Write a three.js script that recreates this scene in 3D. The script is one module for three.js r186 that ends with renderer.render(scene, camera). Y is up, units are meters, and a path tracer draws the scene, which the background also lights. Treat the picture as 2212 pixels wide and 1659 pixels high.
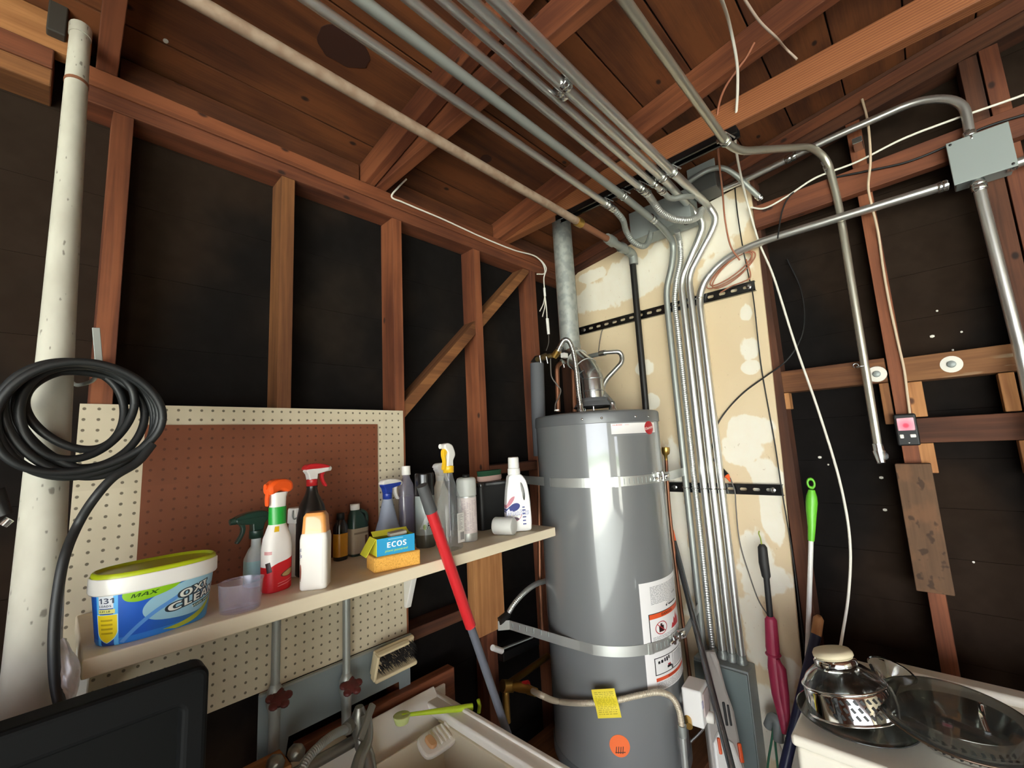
import * as THREE from 'three';
import { RoundedBoxGeometry } from 'three/addons/geometries/RoundedBoxGeometry.js';
import { mergeGeometries } from 'three/addons/utils/BufferGeometryUtils.js';

// ---------- camera, sky, sun, exposure ----------
const scene = new THREE.Scene();
const camera = new THREE.PerspectiveCamera(83.307, 2212 / 1659, 0.05, 200);
camera.position.set(0, 1.68, 0);
camera.rotation.set(0.138809, -0.812760, -0.053203, 'YXZ');
const renderer = new THREE.WebGLRenderer({ antialias: true });
renderer.toneMapping = THREE.LinearToneMapping;
renderer.toneMappingExposure = 10.6;
renderer.shadowMap.enabled = true;
scene.background = new THREE.Color().setRGB(0.94, 0.985, 1.07); // bright overcast
const sun = new THREE.DirectionalLight(0xf3ffff, 9);
sun.name = 'sunlight'; sun.position.set(-19, 13.5, 6.5); sun.target.position.set(-2, 0, 3);
sun.castShadow = true; sun.shadow.camera.left = -14; sun.shadow.camera.right = 14; sun.shadow.camera.top = 14; sun.shadow.camera.bottom = -14; sun.shadow.camera.far = 60; sun.shadow.mapSize.set(2048, 2048);
scene.add(sun, sun.target);

// ---------- helpers ----------
let seed = 7;
const rnd = () => { seed = (seed * 1664525 + 1013904223) >>> 0; return seed / 4294967296; };
const rr = (a, b) => a + (b - a) * rnd();
const V = (a) => new THREE.Vector3(...a);
const baseOf = new Map(), used = new Map();
function numbered(n) { const k = used.get(n) || 0; used.set(n, k + 1); return k ? n + '_' + String(k).padStart(3, '0') : n; }
function T(name, label, category, base = [0, 0, 0], group) {
  const o = new THREE.Group(); o.name = numbered(name); o.position.set(...base); scene.add(o);
  o.userData = { label, category }; if (group) o.userData.group = group;
  baseOf.set(o, base); return o;
}
function S(name, base = [0, 0, 0]) { const o = new THREE.Group(); o.name = name; o.position.set(...base); scene.add(o); o.userData = { kind: 'structure' }; baseOf.set(o, base); return o; }
function P(parent, name, geo, mat, label) {
  const b = baseOf.get(parent) || [0, 0, 0];
  const g = Array.isArray(geo) ? merge(geo) : geo; g.translate(-b[0], -b[1], -b[2]);
  const m = new THREE.Mesh(g, mat); m.name = name; m.castShadow = m.receiveShadow = true; if (label) m.userData.label = label;
  parent.add(m); baseOf.set(m, b); return m;
}
function solo(name, label, category, geo, mat, base = [0, 0, 0], group) {
  const g = Array.isArray(geo) ? merge(geo) : geo; g.translate(-base[0], -base[1], -base[2]);
  const m = new THREE.Mesh(g, mat); m.name = numbered(name); m.position.set(...base); m.castShadow = m.receiveShadow = true;
  m.userData = { label, category }; if (group) m.userData.group = group; scene.add(m); baseOf.set(m, base); return m;
}
function put(o, p, ry = 0) { o.position.set(...p); o.rotation.y = ry; return o; }
function merge(list) { return mergeGeometries(list.map((g) => { const k = g.index ? g.toNonIndexed() : g.clone(); for (const n of Object.keys(k.attributes)) if (!['position', 'normal', 'uv'].includes(n)) k.deleteAttribute(n); k.morphAttributes = {}; k.clearGroups(); return k; })); }
// uv in metres, u along the longest axis of the piece
function metricUV(g, axis) {
  const k = g.index ? g.toNonIndexed() : g; k.computeBoundingBox();
  const s = k.boundingBox.getSize(new THREE.Vector3()).toArray(); const L = axis ?? s.indexOf(Math.max(...s));
  const p = k.attributes.position, n = k.attributes.normal, uv = new Float32Array(p.count * 2), o = [rr(0, 9), rr(0, 9)];
  for (let i = 0; i < p.count; i++) {
    const a = [p.getX(i), p.getY(i), p.getZ(i)], m = [Math.abs(n.getX(i)), Math.abs(n.getY(i)), Math.abs(n.getZ(i))];
    const d = m.indexOf(Math.max(...m)); let rest = [0, 1, 2].filter((q) => q !== d);
    if (rest.includes(L)) { uv[2 * i] = a[L] + o[0]; uv[2 * i + 1] = a[rest.find((q) => q !== L)] + o[1] + d * 0.37; }
    else { uv[2 * i] = a[rest[0]] * 0.3 + o[0]; uv[2 * i + 1] = a[rest[1]] + o[1]; }
  }
  k.setAttribute('uv', new THREE.BufferAttribute(uv, 2)); return k;
}
const flatUV = (g, i, j) => { const p = g.attributes.position, u = g.attributes.uv; for (let k = 0; k < p.count; k++) { const a = [p.getX(k), p.getY(k), p.getZ(k)]; u.setXY(k, a[i], a[j]); } return g; };
function box(x0, x1, y0, y1, z0, z1, c = 0.003, axis) {
  const w = x1 - x0, h = y1 - y0, d = z1 - z0;
  const g = c ? new RoundedBoxGeometry(w, h, d, c > 0.006 ? 4 : 1, Math.min(c, w * .45, h * .45, d * .45)) : new THREE.BoxGeometry(w, h, d);
  const k = metricUV(g, axis); k.translate(x0 + w / 2, y0 + h / 2, z0 + d / 2); return k;
}
// a board between two points, given width (across) and depth
function beam(a, b, across, w, d, c = 0.003) {
  const A = V(a), B = V(b), X = B.clone().sub(A), L = X.length(); X.normalize();
  const Z = V(across); Z.addScaledVector(X, -Z.dot(X)).normalize(); const Y = Z.clone().cross(X);
  const g = metricUV(new RoundedBoxGeometry(L, w, d, 1, c), 0);
  g.applyMatrix4(new THREE.Matrix4().makeBasis(X, Y, Z).setPosition(A.add(B).multiplyScalar(.5))); return g;
}
function extr(pts, depth, bevel = 0.003, holes = [], seg = 2) {
  const s = new THREE.Shape(pts.map((p) => new THREE.Vector2(...p)));
  for (const h of holes) s.holes.push(new THREE.Path(h.map((p) => new THREE.Vector2(...p))));
  const g = new THREE.ExtrudeGeometry(s, { depth: depth - 2 * bevel, bevelEnabled: bevel > 0, bevelThickness: bevel, bevelSize: bevel, bevelOffset: -bevel, bevelSegments: seg, curveSegments: 8 });
  g.translate(0, 0, -depth / 2 + bevel); return g;
}
const smoothPts = (pts, n = 40, closed = true) => new THREE.CatmullRomCurve3(pts.map((p) => new THREE.Vector3(p[0], p[1], 0)), closed, 'centripetal').getPoints(n).slice(0, closed ? -1 : undefined).map((p) => [p.x, p.y]);
// path with rounded corners
function bent(pts, r = 0.08, n = 7) {
  const p = pts.map(V), out = [p[0]];
  for (let i = 1; i < p.length - 1; i++) {
    const a = p[i - 1].clone().sub(p[i]), b = p[i + 1].clone().sub(p[i]); const k = Math.min(r, a.length() * .49, b.length() * .49);
    const s = p[i].clone().addScaledVector(a.normalize(), k), e = p[i].clone().addScaledVector(b.normalize(), k);
    for (let j = 0; j <= n; j++) { const t = j / n; out.push(s.clone().multiplyScalar((1 - t) ** 2).addScaledVector(p[i], 2 * t * (1 - t)).addScaledVector(e, t * t)); }
  }
  out.push(p.at(-1)); return out;
}
const curve = (pts, n = 60, closed = false) => new THREE.CatmullRomCurve3(pts.map(V), closed, 'centripetal').getPoints(n);
function resample(pts, step) { const c = new THREE.CurvePath(); for (let i = 1; i < pts.length; i++) if (pts[i].distanceTo(pts[i - 1]) > 1e-5) c.add(new THREE.LineCurve3(pts[i - 1], pts[i])); const L = c.getLength(), n = Math.max(2, Math.round(L / step)); return Array.from({ length: n + 1 }, (_, i) => c.getPoint(i / n)); }
// round tube swept along points; r may be a function of (t, index)
function sweep(pts, r, sides = 12) {
  pts = pts.filter((p, i) => !i || p.distanceTo(pts[i - 1]) > 1e-5);
  const n = pts.length, pos = [], uv = [], idx = []; let N = null, len = 0;
  for (let i = 0; i < n; i++) {
    const t = (i === 0 ? pts[1].clone().sub(pts[0]) : i === n - 1 ? pts[i].clone().sub(pts[i - 1]) : pts[i + 1].clone().sub(pts[i - 1])).normalize();
    if (!N) { N = Math.abs(t.y) < .9 ? new THREE.Vector3(0, 1, 0) : new THREE.Vector3(1, 0, 0); }
    N.addScaledVector(t, -N.dot(t)).normalize(); const B = t.clone().cross(N);
    if (i) len += pts[i].distanceTo(pts[i - 1]);
    const rad = typeof r === 'function' ? r(i / (n - 1), i) : r;
    for (let j = 0; j <= sides; j++) { const a = j / sides * Math.PI * 2, q = pts[i].clone().addScaledVector(N, Math.cos(a) * rad).addScaledVector(B, Math.sin(a) * rad); pos.push(q.x, q.y, q.z); uv.push(len, j / sides * .1); }
  }
  const w = sides + 1;
  for (let i = 0; i < n - 1; i++) for (let j = 0; j < sides; j++) { const a = i * w + j; idx.push(a, a + 1, a + w, a + 1, a + w + 1, a + w); }
  for (const [row, flip] of [[0, 1], [n - 1, 0]]) { const c = pos.length / 3; pos.push(pts[row].x, pts[row].y, pts[row].z); uv.push(0, 0); const s0 = c + 1; for (let j = 0; j <= sides; j++) { const k = (row * w + j) * 3; pos.push(pos[k], pos[k + 1], pos[k + 2]); uv.push(0, 0); } for (let j = 0; j < sides; j++) flip ? idx.push(c, s0 + j + 1, s0 + j) : idx.push(c, s0 + j, s0 + j + 1); }
  const g = new THREE.BufferGeometry(); g.setAttribute('position', new THREE.Float32BufferAttribute(pos, 3)); g.setAttribute('uv', new THREE.Float32BufferAttribute(uv, 2)); g.setIndex(idx); g.computeVertexNormals(); return g;
}
const pipe = (pts, r, bend = 0.08, sides = 14) => sweep(bent(pts, bend), r, sides);
const cord = (pts, r, n = 60, sides = 8) => sweep(curve(pts, n), r, sides);
const flex = (path, r, pitch = 0.006) => { const q = resample(path, pitch / 3); return sweep(q, (t, i) => r * (i % 3 === 2 ? .78 : 1), 12); };
function cyl(a, b, r, r2 = r, sides = 20) { return sweep([V(a), V(b)], (t) => t ? r2 : r, sides); }
function lathe(prof, n = 36) { const g = new THREE.LatheGeometry(prof.map((p) => new THREE.Vector2(Math.max(p[0], 1e-5), p[1])), n); return g; }
// stacked super-ellipse sections: [y, width, depth, exponent, dx, dz]; a repeated y makes a crisp edge
function loft(sec, n = 40) {
  const pos = [], uv = [], idx = [], w = n + 1; const y0 = sec[0][0], y1 = sec.at(-1)[0];
  for (const [y, W, D, p = 2, dx = 0, dz = 0] of sec) for (let j = 0; j <= n; j++) {
    const a = -Math.PI / 2 - j / n * Math.PI * 2, c = Math.cos(a), s = Math.sin(a);
    pos.push(dx + Math.sign(c) * Math.abs(c) ** (2 / p) * W / 2, y, dz + Math.sign(s) * Math.abs(s) ** (2 / p) * D / 2); uv.push(j / n, (y - y0) / (y1 - y0));
  }
  for (let i = 0; i < sec.length - 1; i++) { if (Math.abs(sec[i][0] - sec[i + 1][0]) < 1e-7 && Math.abs(sec[i][1] - sec[i + 1][1]) < 1e-7) continue; for (let j = 0; j < n; j++) { const a = i * w + j; idx.push(a, a + w, a + 1, a + 1, a + w, a + w + 1); } }
  for (const [row, top] of [[0, 0], [sec.length - 1, 1]]) { const c = pos.length / 3; pos.push(sec[row][4] || 0, sec[row][0], sec[row][5] || 0); uv.push(.5, top); for (let j = 0; j <= n; j++) { const k = (row * w + j) * 3; pos.push(pos[k], pos[k + 1], pos[k + 2]); uv.push(.5, top); } for (let j = 0; j < n; j++) top ? idx.push(c, c + 2 + j, c + 1 + j) : idx.push(c, c + 1 + j, c + 2 + j); }
  for (let i = 0; i < idx.length; i += 3) { const t = idx[i + 1]; idx[i + 1] = idx[i + 2]; idx[i + 2] = t; }
  const g = new THREE.BufferGeometry(); g.setAttribute('position', new THREE.Float32BufferAttribute(pos, 3)); g.setAttribute('uv', new THREE.Float32BufferAttribute(uv, 2)); g.setIndex(idx); g.computeVertexNormals();
  return g;
}
// patch wrapped on a vertical cylinder; u = 0 at angle a0 (degrees)
function patch(cx, cz, r, a0, a1, y0, y1, n = 16, thick = 0.0006) {
  const g = new THREE.PlaneGeometry(1, 1, n, 6), p = g.attributes.position;
  for (let i = 0; i < p.count; i++) { const a = THREE.MathUtils.degToRad(a0 + (a1 - a0) * (p.getX(i) + .5)); p.setXYZ(i, cx + Math.cos(a) * (r + thick), y0 + (y1 - y0) * (p.getY(i) + .5), cz + Math.sin(a) * (r + thick)); }
  g.computeVertexNormals(); return g;
}
// flat band (strap) standing on edge along a plan path
function band(path, h, t = 0.002) {
  const n = path.length, pos = [], idx = [];
  for (let i = 0; i < n; i++) {
    const d = path[Math.min(i + 1, n - 1)].clone().sub(path[Math.max(i - 1, 0)]).setY(0).normalize(), o = new THREE.Vector3(d.z, 0, -d.x);
    for (const [s, u] of [[-1, -1], [1, -1], [1, 1], [-1, 1]]) pos.push(path[i].x + o.x * s * t / 2, path[i].y + u * h / 2, path[i].z + o.z * s * t / 2);
  }
  for (let i = 0; i < n - 1; i++) for (let j = 0; j < 4; j++) { const a = i * 4 + j, b = i * 4 + (j + 1) % 4; idx.push(a, b, a + 4, b, b + 4, a + 4); }
  idx.push(0, 2, 1, 0, 3, 2); const e = (n - 1) * 4; idx.push(e, e + 1, e + 2, e, e + 2, e + 3);
  const g = new THREE.BufferGeometry(); g.setAttribute('position', new THREE.Float32BufferAttribute(pos, 3)); g.setIndex(idx); const k = g.toNonIndexed(); k.computeVertexNormals(); k.setAttribute('uv', new THREE.Float32BufferAttribute(new Float32Array(k.attributes.position.count * 2), 2)); return k;
}
const ring = (R, r, n = 40, m = 10) => new THREE.TorusGeometry(R, r, m, n);
const turnTo = (g, from, to, at) => { g.applyQuaternion(new THREE.Quaternion().setFromUnitVectors(V(from).normalize(), V(to).normalize())); g.translate(...at); return g; };

// ---------- noise and textures ----------
const hash = (x, y, s) => { let h = Math.imul(x | 0, 374761393) + Math.imul(y | 0, 668265263) + Math.imul(s, 2147483647 ^ 91); h = Math.imul(h ^ (h >>> 13), 1274126177); return ((h ^ (h >>> 16)) >>> 0) / 4294967296; };
function vn(x, y, s) { const i = Math.floor(x), j = Math.floor(y), u = x - i, v = y - j, a = u * u * (3 - 2 * u), b = v * v * (3 - 2 * v); return (hash(i, j, s) * (1 - a) + hash(i + 1, j, s) * a) * (1 - b) + (hash(i, j + 1, s) * (1 - a) + hash(i + 1, j + 1, s) * a) * b; }
const fbm = (x, y, s, o = 4) => { let f = 0, a = .5, t = 0; for (let i = 0; i < o; i++) { f += a * vn(x, y, s + i); t += a; a *= .5; x *= 2.03; y *= 2.03; } return f / t; };
const ss = (a, b, x) => { const t = Math.min(1, Math.max(0, (x - a) / (b - a))); return t * t * (3 - 2 * t); };
function dataTex(w, h, f, su = 1, sv = 1, srgb = true, wrap = THREE.MirroredRepeatWrapping) {
  const d = new Uint8Array(w * h * 4);
  for (let j = 0; j < h; j++) for (let i = 0; i < w; i++) { const c = f(i / w, j / h), k = (j * w + i) * 4; d[k] = c[0]; d[k + 1] = c[1]; d[k + 2] = c[2]; d[k + 3] = 255; }
  const t = new THREE.DataTexture(d, w, h); t.magFilter = THREE.LinearFilter; t.minFilter = THREE.LinearFilter; if (srgb) t.colorSpace = THREE.SRGBColorSpace; t.wrapS = t.wrapT = wrap; t.repeat.set(1 / su, 1 / sv); t.needsUpdate = true; return t;
}
const mixc = (a, b, t) => [0, 1, 2].map((i) => Math.max(0, Math.min(255, a[i] + (b[i] - a[i]) * t)));
function woodTex(a, b, s, knots = 1, gr = 34) {
  return dataTex(512, 256, (u, v) => {
    const wob = fbm(u * 2.2, v * 3, s, 3) * .6, g = fbm(u * 1.2, (v + wob * .16) * gr * .6, s + 9, 4), f = fbm(u * 14, v * 120, s + 20, 2), st = fbm(u * 4, v * 3, s + 31, 5);
    let t = ss(.3, .72, g) * .42 + (f - .5) * .3 + (st - .5) * 1.5 + .2;
    let c = mixc(a, b, Math.max(0, Math.min(1, t)));
    if (knots) for (let k = 0; k < 2; k++) { const ku = hash(k, 1, s), kv = hash(k, 2, s), d = Math.hypot((u - ku) * 1.2, (v - kv) * .5); c = mixc(c, [b[0] * .45, b[1] * .4, b[2] * .4], .8 * (1 - ss(.006, .018, d))); }
    return c;
  }, 1.1, .3);
}
function canvasTex(w, h, draw) { const c = document.createElement('canvas'); c.width = w; c.height = h; const g = c.getContext('2d'); draw(g, w, h); const t = new THREE.CanvasTexture(c); t.colorSpace = THREE.SRGBColorSpace; return t; }
const std = (o) => new THREE.MeshStandardMaterial(o), phy = (o) => new THREE.MeshPhysicalMaterial(o);
const col = (c, roughness = .6, metalness = 0, o = {}) => std({ color: c, roughness, metalness, ...o });
const plastic = (c, roughness = .35) => phy({ color: c, roughness, clearcoat: .2, clearcoatRoughness: .3 });
const printed = (tex, roughness = .4) => std({ map: tex, roughness, side: THREE.DoubleSide });

// ---------- materials ----------
const wood = (t, rough = .75, bump, tint = 0xbfb7b0) => std({ color: tint, map: t, roughness: rough, ...(bump ? { bumpMap: t, bumpScale: .0012 } : {}) });
const tRed = woodTex([186, 114, 74], [116, 62, 38], 11), tRed2 = woodTex([164, 98, 64], [98, 52, 33], 47), tDark = woodTex([128, 80, 54], [74, 42, 28], 23), tPale = woodTex([206, 150, 96], [150, 98, 58], 61), tRoof = woodTex([164, 100, 54], [90, 48, 24], 83, 1, 9);
const tClean = dataTex(512, 256, (u, v) => { const w = fbm(u * 1.2, v * 2, 5, 2) * .25, k = Math.abs(Math.sin((v + w * .14) * 84)), f = fbm(u * 20, v * 140, 8, 2); return mixc([196, 128, 80], [132, 72, 42], ss(.4, 1, k) * .45 + (f - .5) * .35); }, 1.6, .22);
const W = { red: wood(tRed, .7, 1), red2: wood(tRed2, .72, 1), dark: wood(tDark, .8, 1), pale: wood(tPale, .75, 1, 0xf4efe8), roof: wood(tRoof, .8, 1), clean: wood(tClean, .65, 1), ochre: wood(woodTex([188, 130, 78], [120, 74, 40], 71), .75, 1) };
const tWeather = dataTex(512, 256, (u, v) => { const g = fbm(u * 3, v * 40, 3, 4), s = fbm(u * 7, v * 6, 13, 4), p = fbm(u * 18, v * 14, 17, 3); let c = mixc([150, 118, 90], [116, 90, 68], g); c = mixc(c, [170, 126, 92], ss(.5, .8, s) * .6); return mixc(c, [70, 54, 44], ss(.6, .75, p) * .6); }, .5, .3);
W.scuffed = wood(dataTex(512, 256, (u, v) => { const g = fbm(u * 3, v * 30, 91, 4), p = fbm(u * 6, v * 26, 97, 4), q = fbm(u * 2, v * 2, 99, 2); return mixc(mixc([196, 144, 94], [146, 98, 60], g), [226, 214, 192], ss(.56, .66, p) * ss(.35, .6, q)); }, .5, .3), .8, 1);
W.weather = wood(tWeather, .85, 1);
const tPaper = dataTex(512, 512, (u, v) => { const a = fbm(u * 3, v * 3, 101, 5), b = fbm(u * 5, v * 4, 121, 4), d = fbm(u * 60, v * 60, 131, 2); let c = mixc([18, 15, 14], [42, 31, 23], ss(.42, .72, a)); c = mixc(c, [66, 53, 40], ss(.6, .85, b) * .35); return c.map((x) => x + (d - .5) * 7); }, 1.7, 1.7);
const M = {
  paper: phy({ map: tPaper, roughness: .95, specularIntensity: .35, bumpMap: tPaper, bumpScale: .002 }),
  galv: std({ color: 0xd2d4d0, roughness: .36, metalness: .75 }), galvDull: std({ color: 0xa3a7a2, roughness: .5, metalness: .6 }),
  emt: std({ color: 0xdadad6, roughness: .32, metalness: .9 }), steel: std({ color: 0xd0d2d0, roughness: .2, metalness: .95 }), chrome: std({ color: 0xe4e4e2, roughness: .08, metalness: 1 }),
  black: col(0x151515, .5), blackGloss: phy({ color: 0x0d0d0e, roughness: .25, clearcoat: .5, clearcoatRoughness: .2 }), blackIron: std({ color: 0x2e2c2a, roughness: .42, metalness: .55 }), rubber: std({ color: 0x1d1f20, roughness: .48 }),
  copper: std({ color: 0x8f5f46, roughness: .45, metalness: .7 }), brass: std({ color: 0xc09a52, roughness: .3, metalness: .9 }), rust: std({ color: 0x8a5a40, roughness: .7, metalness: .2 }),
  white: plastic(0xeceae4), whiteMat: col(0xe2ddd2, .6), cream: col(0xd8cbaa, .55), green: plastic(0x1fa13a), red: plastic(0xc4242a), orange: plastic(0xf05a1c), yellow: plastic(0xf0c021), blue: plastic(0x243f9c), dkgreen: plastic(0x1d3a30),
  wireWhite: col(0xe6e2d6, .5), wireRed: col(0xa3664c, .55), wireBlack: col(0x1a1a1a, .5), wireGrey: col(0x6d6762, .55),
  boxGrey: std({ color: 0x9aa19f, roughness: .5, metalness: .25 }), tank: phy({ color: 0x77797a, roughness: .32, metalness: .1, clearcoat: 1, clearcoatRoughness: .06 }), tankLid: phy({ color: 0x66686a, roughness: .4, metalness: .15, clearcoat: .4, clearcoatRoughness: .25 }),
  glass: phy({ color: 0xf4f8f6, roughness: .03, transmission: 1, thickness: .004, ior: 1.5 }), clearPlastic: phy({ color: 0xf4f7f7, roughness: .1, transmission: .93, thickness: 0, ior: 1.45 }), frosted: phy({ color: 0xf8f6fd, roughness: .18, transmission: .93, thickness: 0, ior: 1.45 }),
};
const rusted = std({ map: dataTex(256, 64, (u, v) => { const n = fbm(u * 34, v * 5, 71, 5); return mixc([172, 150, 130], [150, 124, 104], ss(.3, .8, n)); }, .8, .1), roughness: .7, metalness: .25 });
const mottled = std({ map: dataTex(256, 128, (u, v) => { const n = fbm(u * 50, v * 16, 41, 4), m = fbm(u * 6, v * 3, 44, 3); return mixc([178, 182, 176], [146, 151, 148], ss(.35, .7, n) * .7 + (m - .5) * .6); }, 1, .1), roughness: .5, metalness: .45 });
// ---------- setting ----------
const R = (z) => 2.68 + .15 * (z + 1.38), RB = (z) => 2.705 + .15 * (z + 1.43), D = (z) => RB(z) + .105;
const slopeDir = [0, .15, 1];
{
  const ground = S('ground'); P(ground, 'lawn', box(-40, 40, -.3, -.03, -40, 40, 0), col(0x6f7a55, .95)); P(ground, 'driveway', [box(-22, -4.32, -.03, -.012, -3, 22, 0), box(-4.32, 8, -.03, -.012, 7.3, 22, 0)], col(0xb9b2a4, .9));
  const tCon = dataTex(256, 256, (u, v) => { const a = fbm(u * 6, v * 6, 201, 5), b = fbm(u * 50, v * 50, 207, 2); return mixc([150, 146, 138], [108, 103, 96], a * .8 + b * .3); }, 2, 2);
  P(S('floor'), 'concrete_slab', box(-4.32, 2.3, -.011, 0, -1.6, 7.3, 0), std({ map: tCon, roughness: .85 }));
}
const wl = S('wall_left');
for (let k = 0; k < 14; k++) P(wl, 'sheathing_board', flatUV(box(-4.3, 2.22, k * .2, k * .2 + .1994, -1.545 - rr(0, .0003), -1.52, .0006, 0), 0, 1), M.paper);
P(wl, 'siding', box(-4.4, 2.3, -.01, 2.80, -1.585, -1.547, 0), M.black);
P(wl, 'bottom_plate', box(-4.3, 2.19, 0, .04, -1.52, -1.43), W.dark);
for (const [a, b, m] of [[-4.3, -0.067, W.ochre], [-0.041, 2.19, W.red2]]) { P(wl, 'top_plate', box(a, b, 2.603, 2.649, -1.52, -1.43), m); P(wl, 'top_plate', box(a, b, 2.651, 2.703, -1.52, -1.428), b > 0 ? W.red : W.red2); }
P(wl, 'hanger_bracket', box(-0.084, -0.05, 2.735, 2.82, -1.46, -1.405, .004), col(0x3a3630, .7));
P(wl, 'blocking_board', box(-.72, -.005, 2.704, 2.80, -1.47, -1.43), W.pale); P(wl, 'blocking_board', box(.052, .745, 2.704, 2.79, -1.50, -1.462), W.roof); P(wl, 'blocking_board', box(.845, 1.465, 2.704, 2.79, -1.50, -1.462), W.roof); P(wl, 'blocking_board', box(1.555, 2.08, 2.704, 2.79, -1.50, -1.462), W.dark);
const studX = [1.697, 1.294, .867, .457, .045]; for (let k = 1; k < 11; k++) studX.push(.045 - .41 * k);
studX.forEach((x, i) => P(wl, 'stud', box(x, x + .042, .041, 2.602, -1.52, -1.43, .002), [W.red2, W.red, W.red, W.ochre, W.red, W.red2][i % 6]));
P(wl, 'corner_stud', box(2.04, 2.085, .041, 2.602, -1.52, -1.43, .002), W.dark);
P(wl, 'diagonal_brace', extrX([[.909, 1.80], [.909, 1.862], [1.294, 2.252], [1.294, 2.19]], -1.517, -1.436), W.ochre);
P(wl, 'diagonal_brace', extrX([[1.336, 2.225], [1.336, 2.288], [1.65, 2.602], [1.697, 2.602], [1.697, 2.588]], -1.517, -1.436), W.ochre);
function extrX(pts, z0, z1) { const g = extr(pts, z1 - z0, .002); g.translate(0, 0, (z0 + z1) / 2); return metricUV(g, 0); }
P(wl, 'fire_block', box(1.337, 1.696, 1.55, 1.592, -1.518, -1.432), W.dark); P(wl, 'fire_block', box(.91, 1.293, 1.00, 1.042, -1.518, -1.432), W.dark);
P(wl, 'ledger_board', box(.52, 1.075, .745, .872, -1.43, -1.39), W.red);
P(wl, 'support_post', box(1.183, 1.345, .93, 1.318, -1.429, -1.385, .003, 1), W.pale);
P(wl, 'support_post', box(1.245, 1.30, .05, .929, -1.429, -1.39, .003, 1), W.red2);
P(wl, 'short_post', box(.375, .465, .05, .905, -1.37, -1.28, .003, 1), W.pale);
// right wall
const wr = S('wall_right');
for (let k = 0; k < 24; k++) { const y = k * .172, z0 = Math.max(-1.545, (y - 2.83) / .15 - 1.43); P(wr, 'sheathing_board', flatUV(box(2.19 + rr(0, .0012), 2.215, y, y + .1714, z0, 7.2, .001, 2), 2, 1), M.paper); }
P(wr, 'siding', box(2.217, 2.25, -.01, 4.3, -1.58, 7.3, 0), M.black);
P(wr, 'bottom_plate', box(2.1, 2.19, 0, .04, -1.43, 7.1), W.dark);
for (let k = -3; k < 18; k++) { const z = k === 1 ? .268 : k > 1 ? .318 + .41 * (k - 2) : -.056 + .41 * k - (k < 0 ? -.025 : 0); P(wr, 'stud', box(2.1, 2.19, .041, R(z) - .004, z - .0225, z + .0225, .002, 1), k === 1 || k === -1 ? W.dark : k === 0 ? W.red : W.red2); }
P(wr, 'rake_plate', beam([2.145, R(-1.42) + .025, -1.42], [2.145, R(7.1) + .025  , 7.1], [1, 0, 0], .05, .09), W.dark); P(wr, 'rake_plate', beam([2.145, R(-1.42) + .078, -1.42], [2.145, R(7.1) + .078  , 7.1], [1, 0, 0], .05, .09), W.red2);
P(wr, 'let_in_board', beam([2.08, 2.612, -.43], [2.08, 2.628, 1.9], [0, 1, 0], .038, .10, .002), W.red2);
P(wr, 'blocking_board', box(2.102, 2.188, 1.835, 1.925, -.42, -.084), W.ochre); P(wr, 'blocking_board', box(2.098, 2.188, 1.828, 1.916, -.036, .244), W.scuffed); P(wr, 'blocking_board', box(2.096, 2.188, 1.609, 1.696, -.036, .244), W.dark);
P(wr, 'cleat', box(2.106, 2.16, 1.68, 1.833, -.112, -.084), W.ochre); P(wr, 'cleat', box(2.101, 2.16, 1.70, 1.826, -.036, .005), W.pale); P(wr, 'cleat', box(2.106, 2.16, 1.70, 1.826, .186, .222), W.pale); P(wr, 'cleat', box(2.101, 2.16, 1.505, 1.608, -.036, .006), W.pale); P(wr, 'cleat', box(2.106, 2.16, 1.765, 1.834, -.442, -.402), W.pale); P(wr, 'cleat', box(2.106, 2.16, 1.50, 1.608, .20, .24), W.pale);
P(wr, 'plank_offcut', box(2.062, 2.099, 1.112, 1.54, -.104, -.010, .003, 1), W.weather);
for (const [y, z] of [[1.868, -.112], [1.872, .086]]) { P(wr, 'washer_plate', turnTo(lathe([[.004, 0], [.028, 0], [.030, .002], [.028, .004], [.004, .004]], 24), [0, 1, 0], [-1, 0, 0], [2.1015, y, z]), M.whiteMat); P(wr, 'bolt_head', turnTo(lathe([[0, .008], [.009, .007], [.012, .003], [.012, 0]], 16), [0, 1, 0], [-1, 0, 0], [2.097, y, z]), M.boxGrey); }
for (const [u, y, z] of [[0, 1.93, .10], [1, 1.99, .055], [0, 1.89 + .1, .13], [1, 1.56, -.34], [0, 1.53, -.315], [1, 1.48, -.155], [0, 2.08, .08], [1, 1.36, -.16], [0, 1.2, .05]]) { const g = new THREE.IcosahedronGeometry(.0036, 0); g.scale(.3, 1.2 + u * .5, 1 + u); g.translate(2.187, y, z); P(wr, 'plaster_fleck', g, M.whiteMat); }
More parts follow.
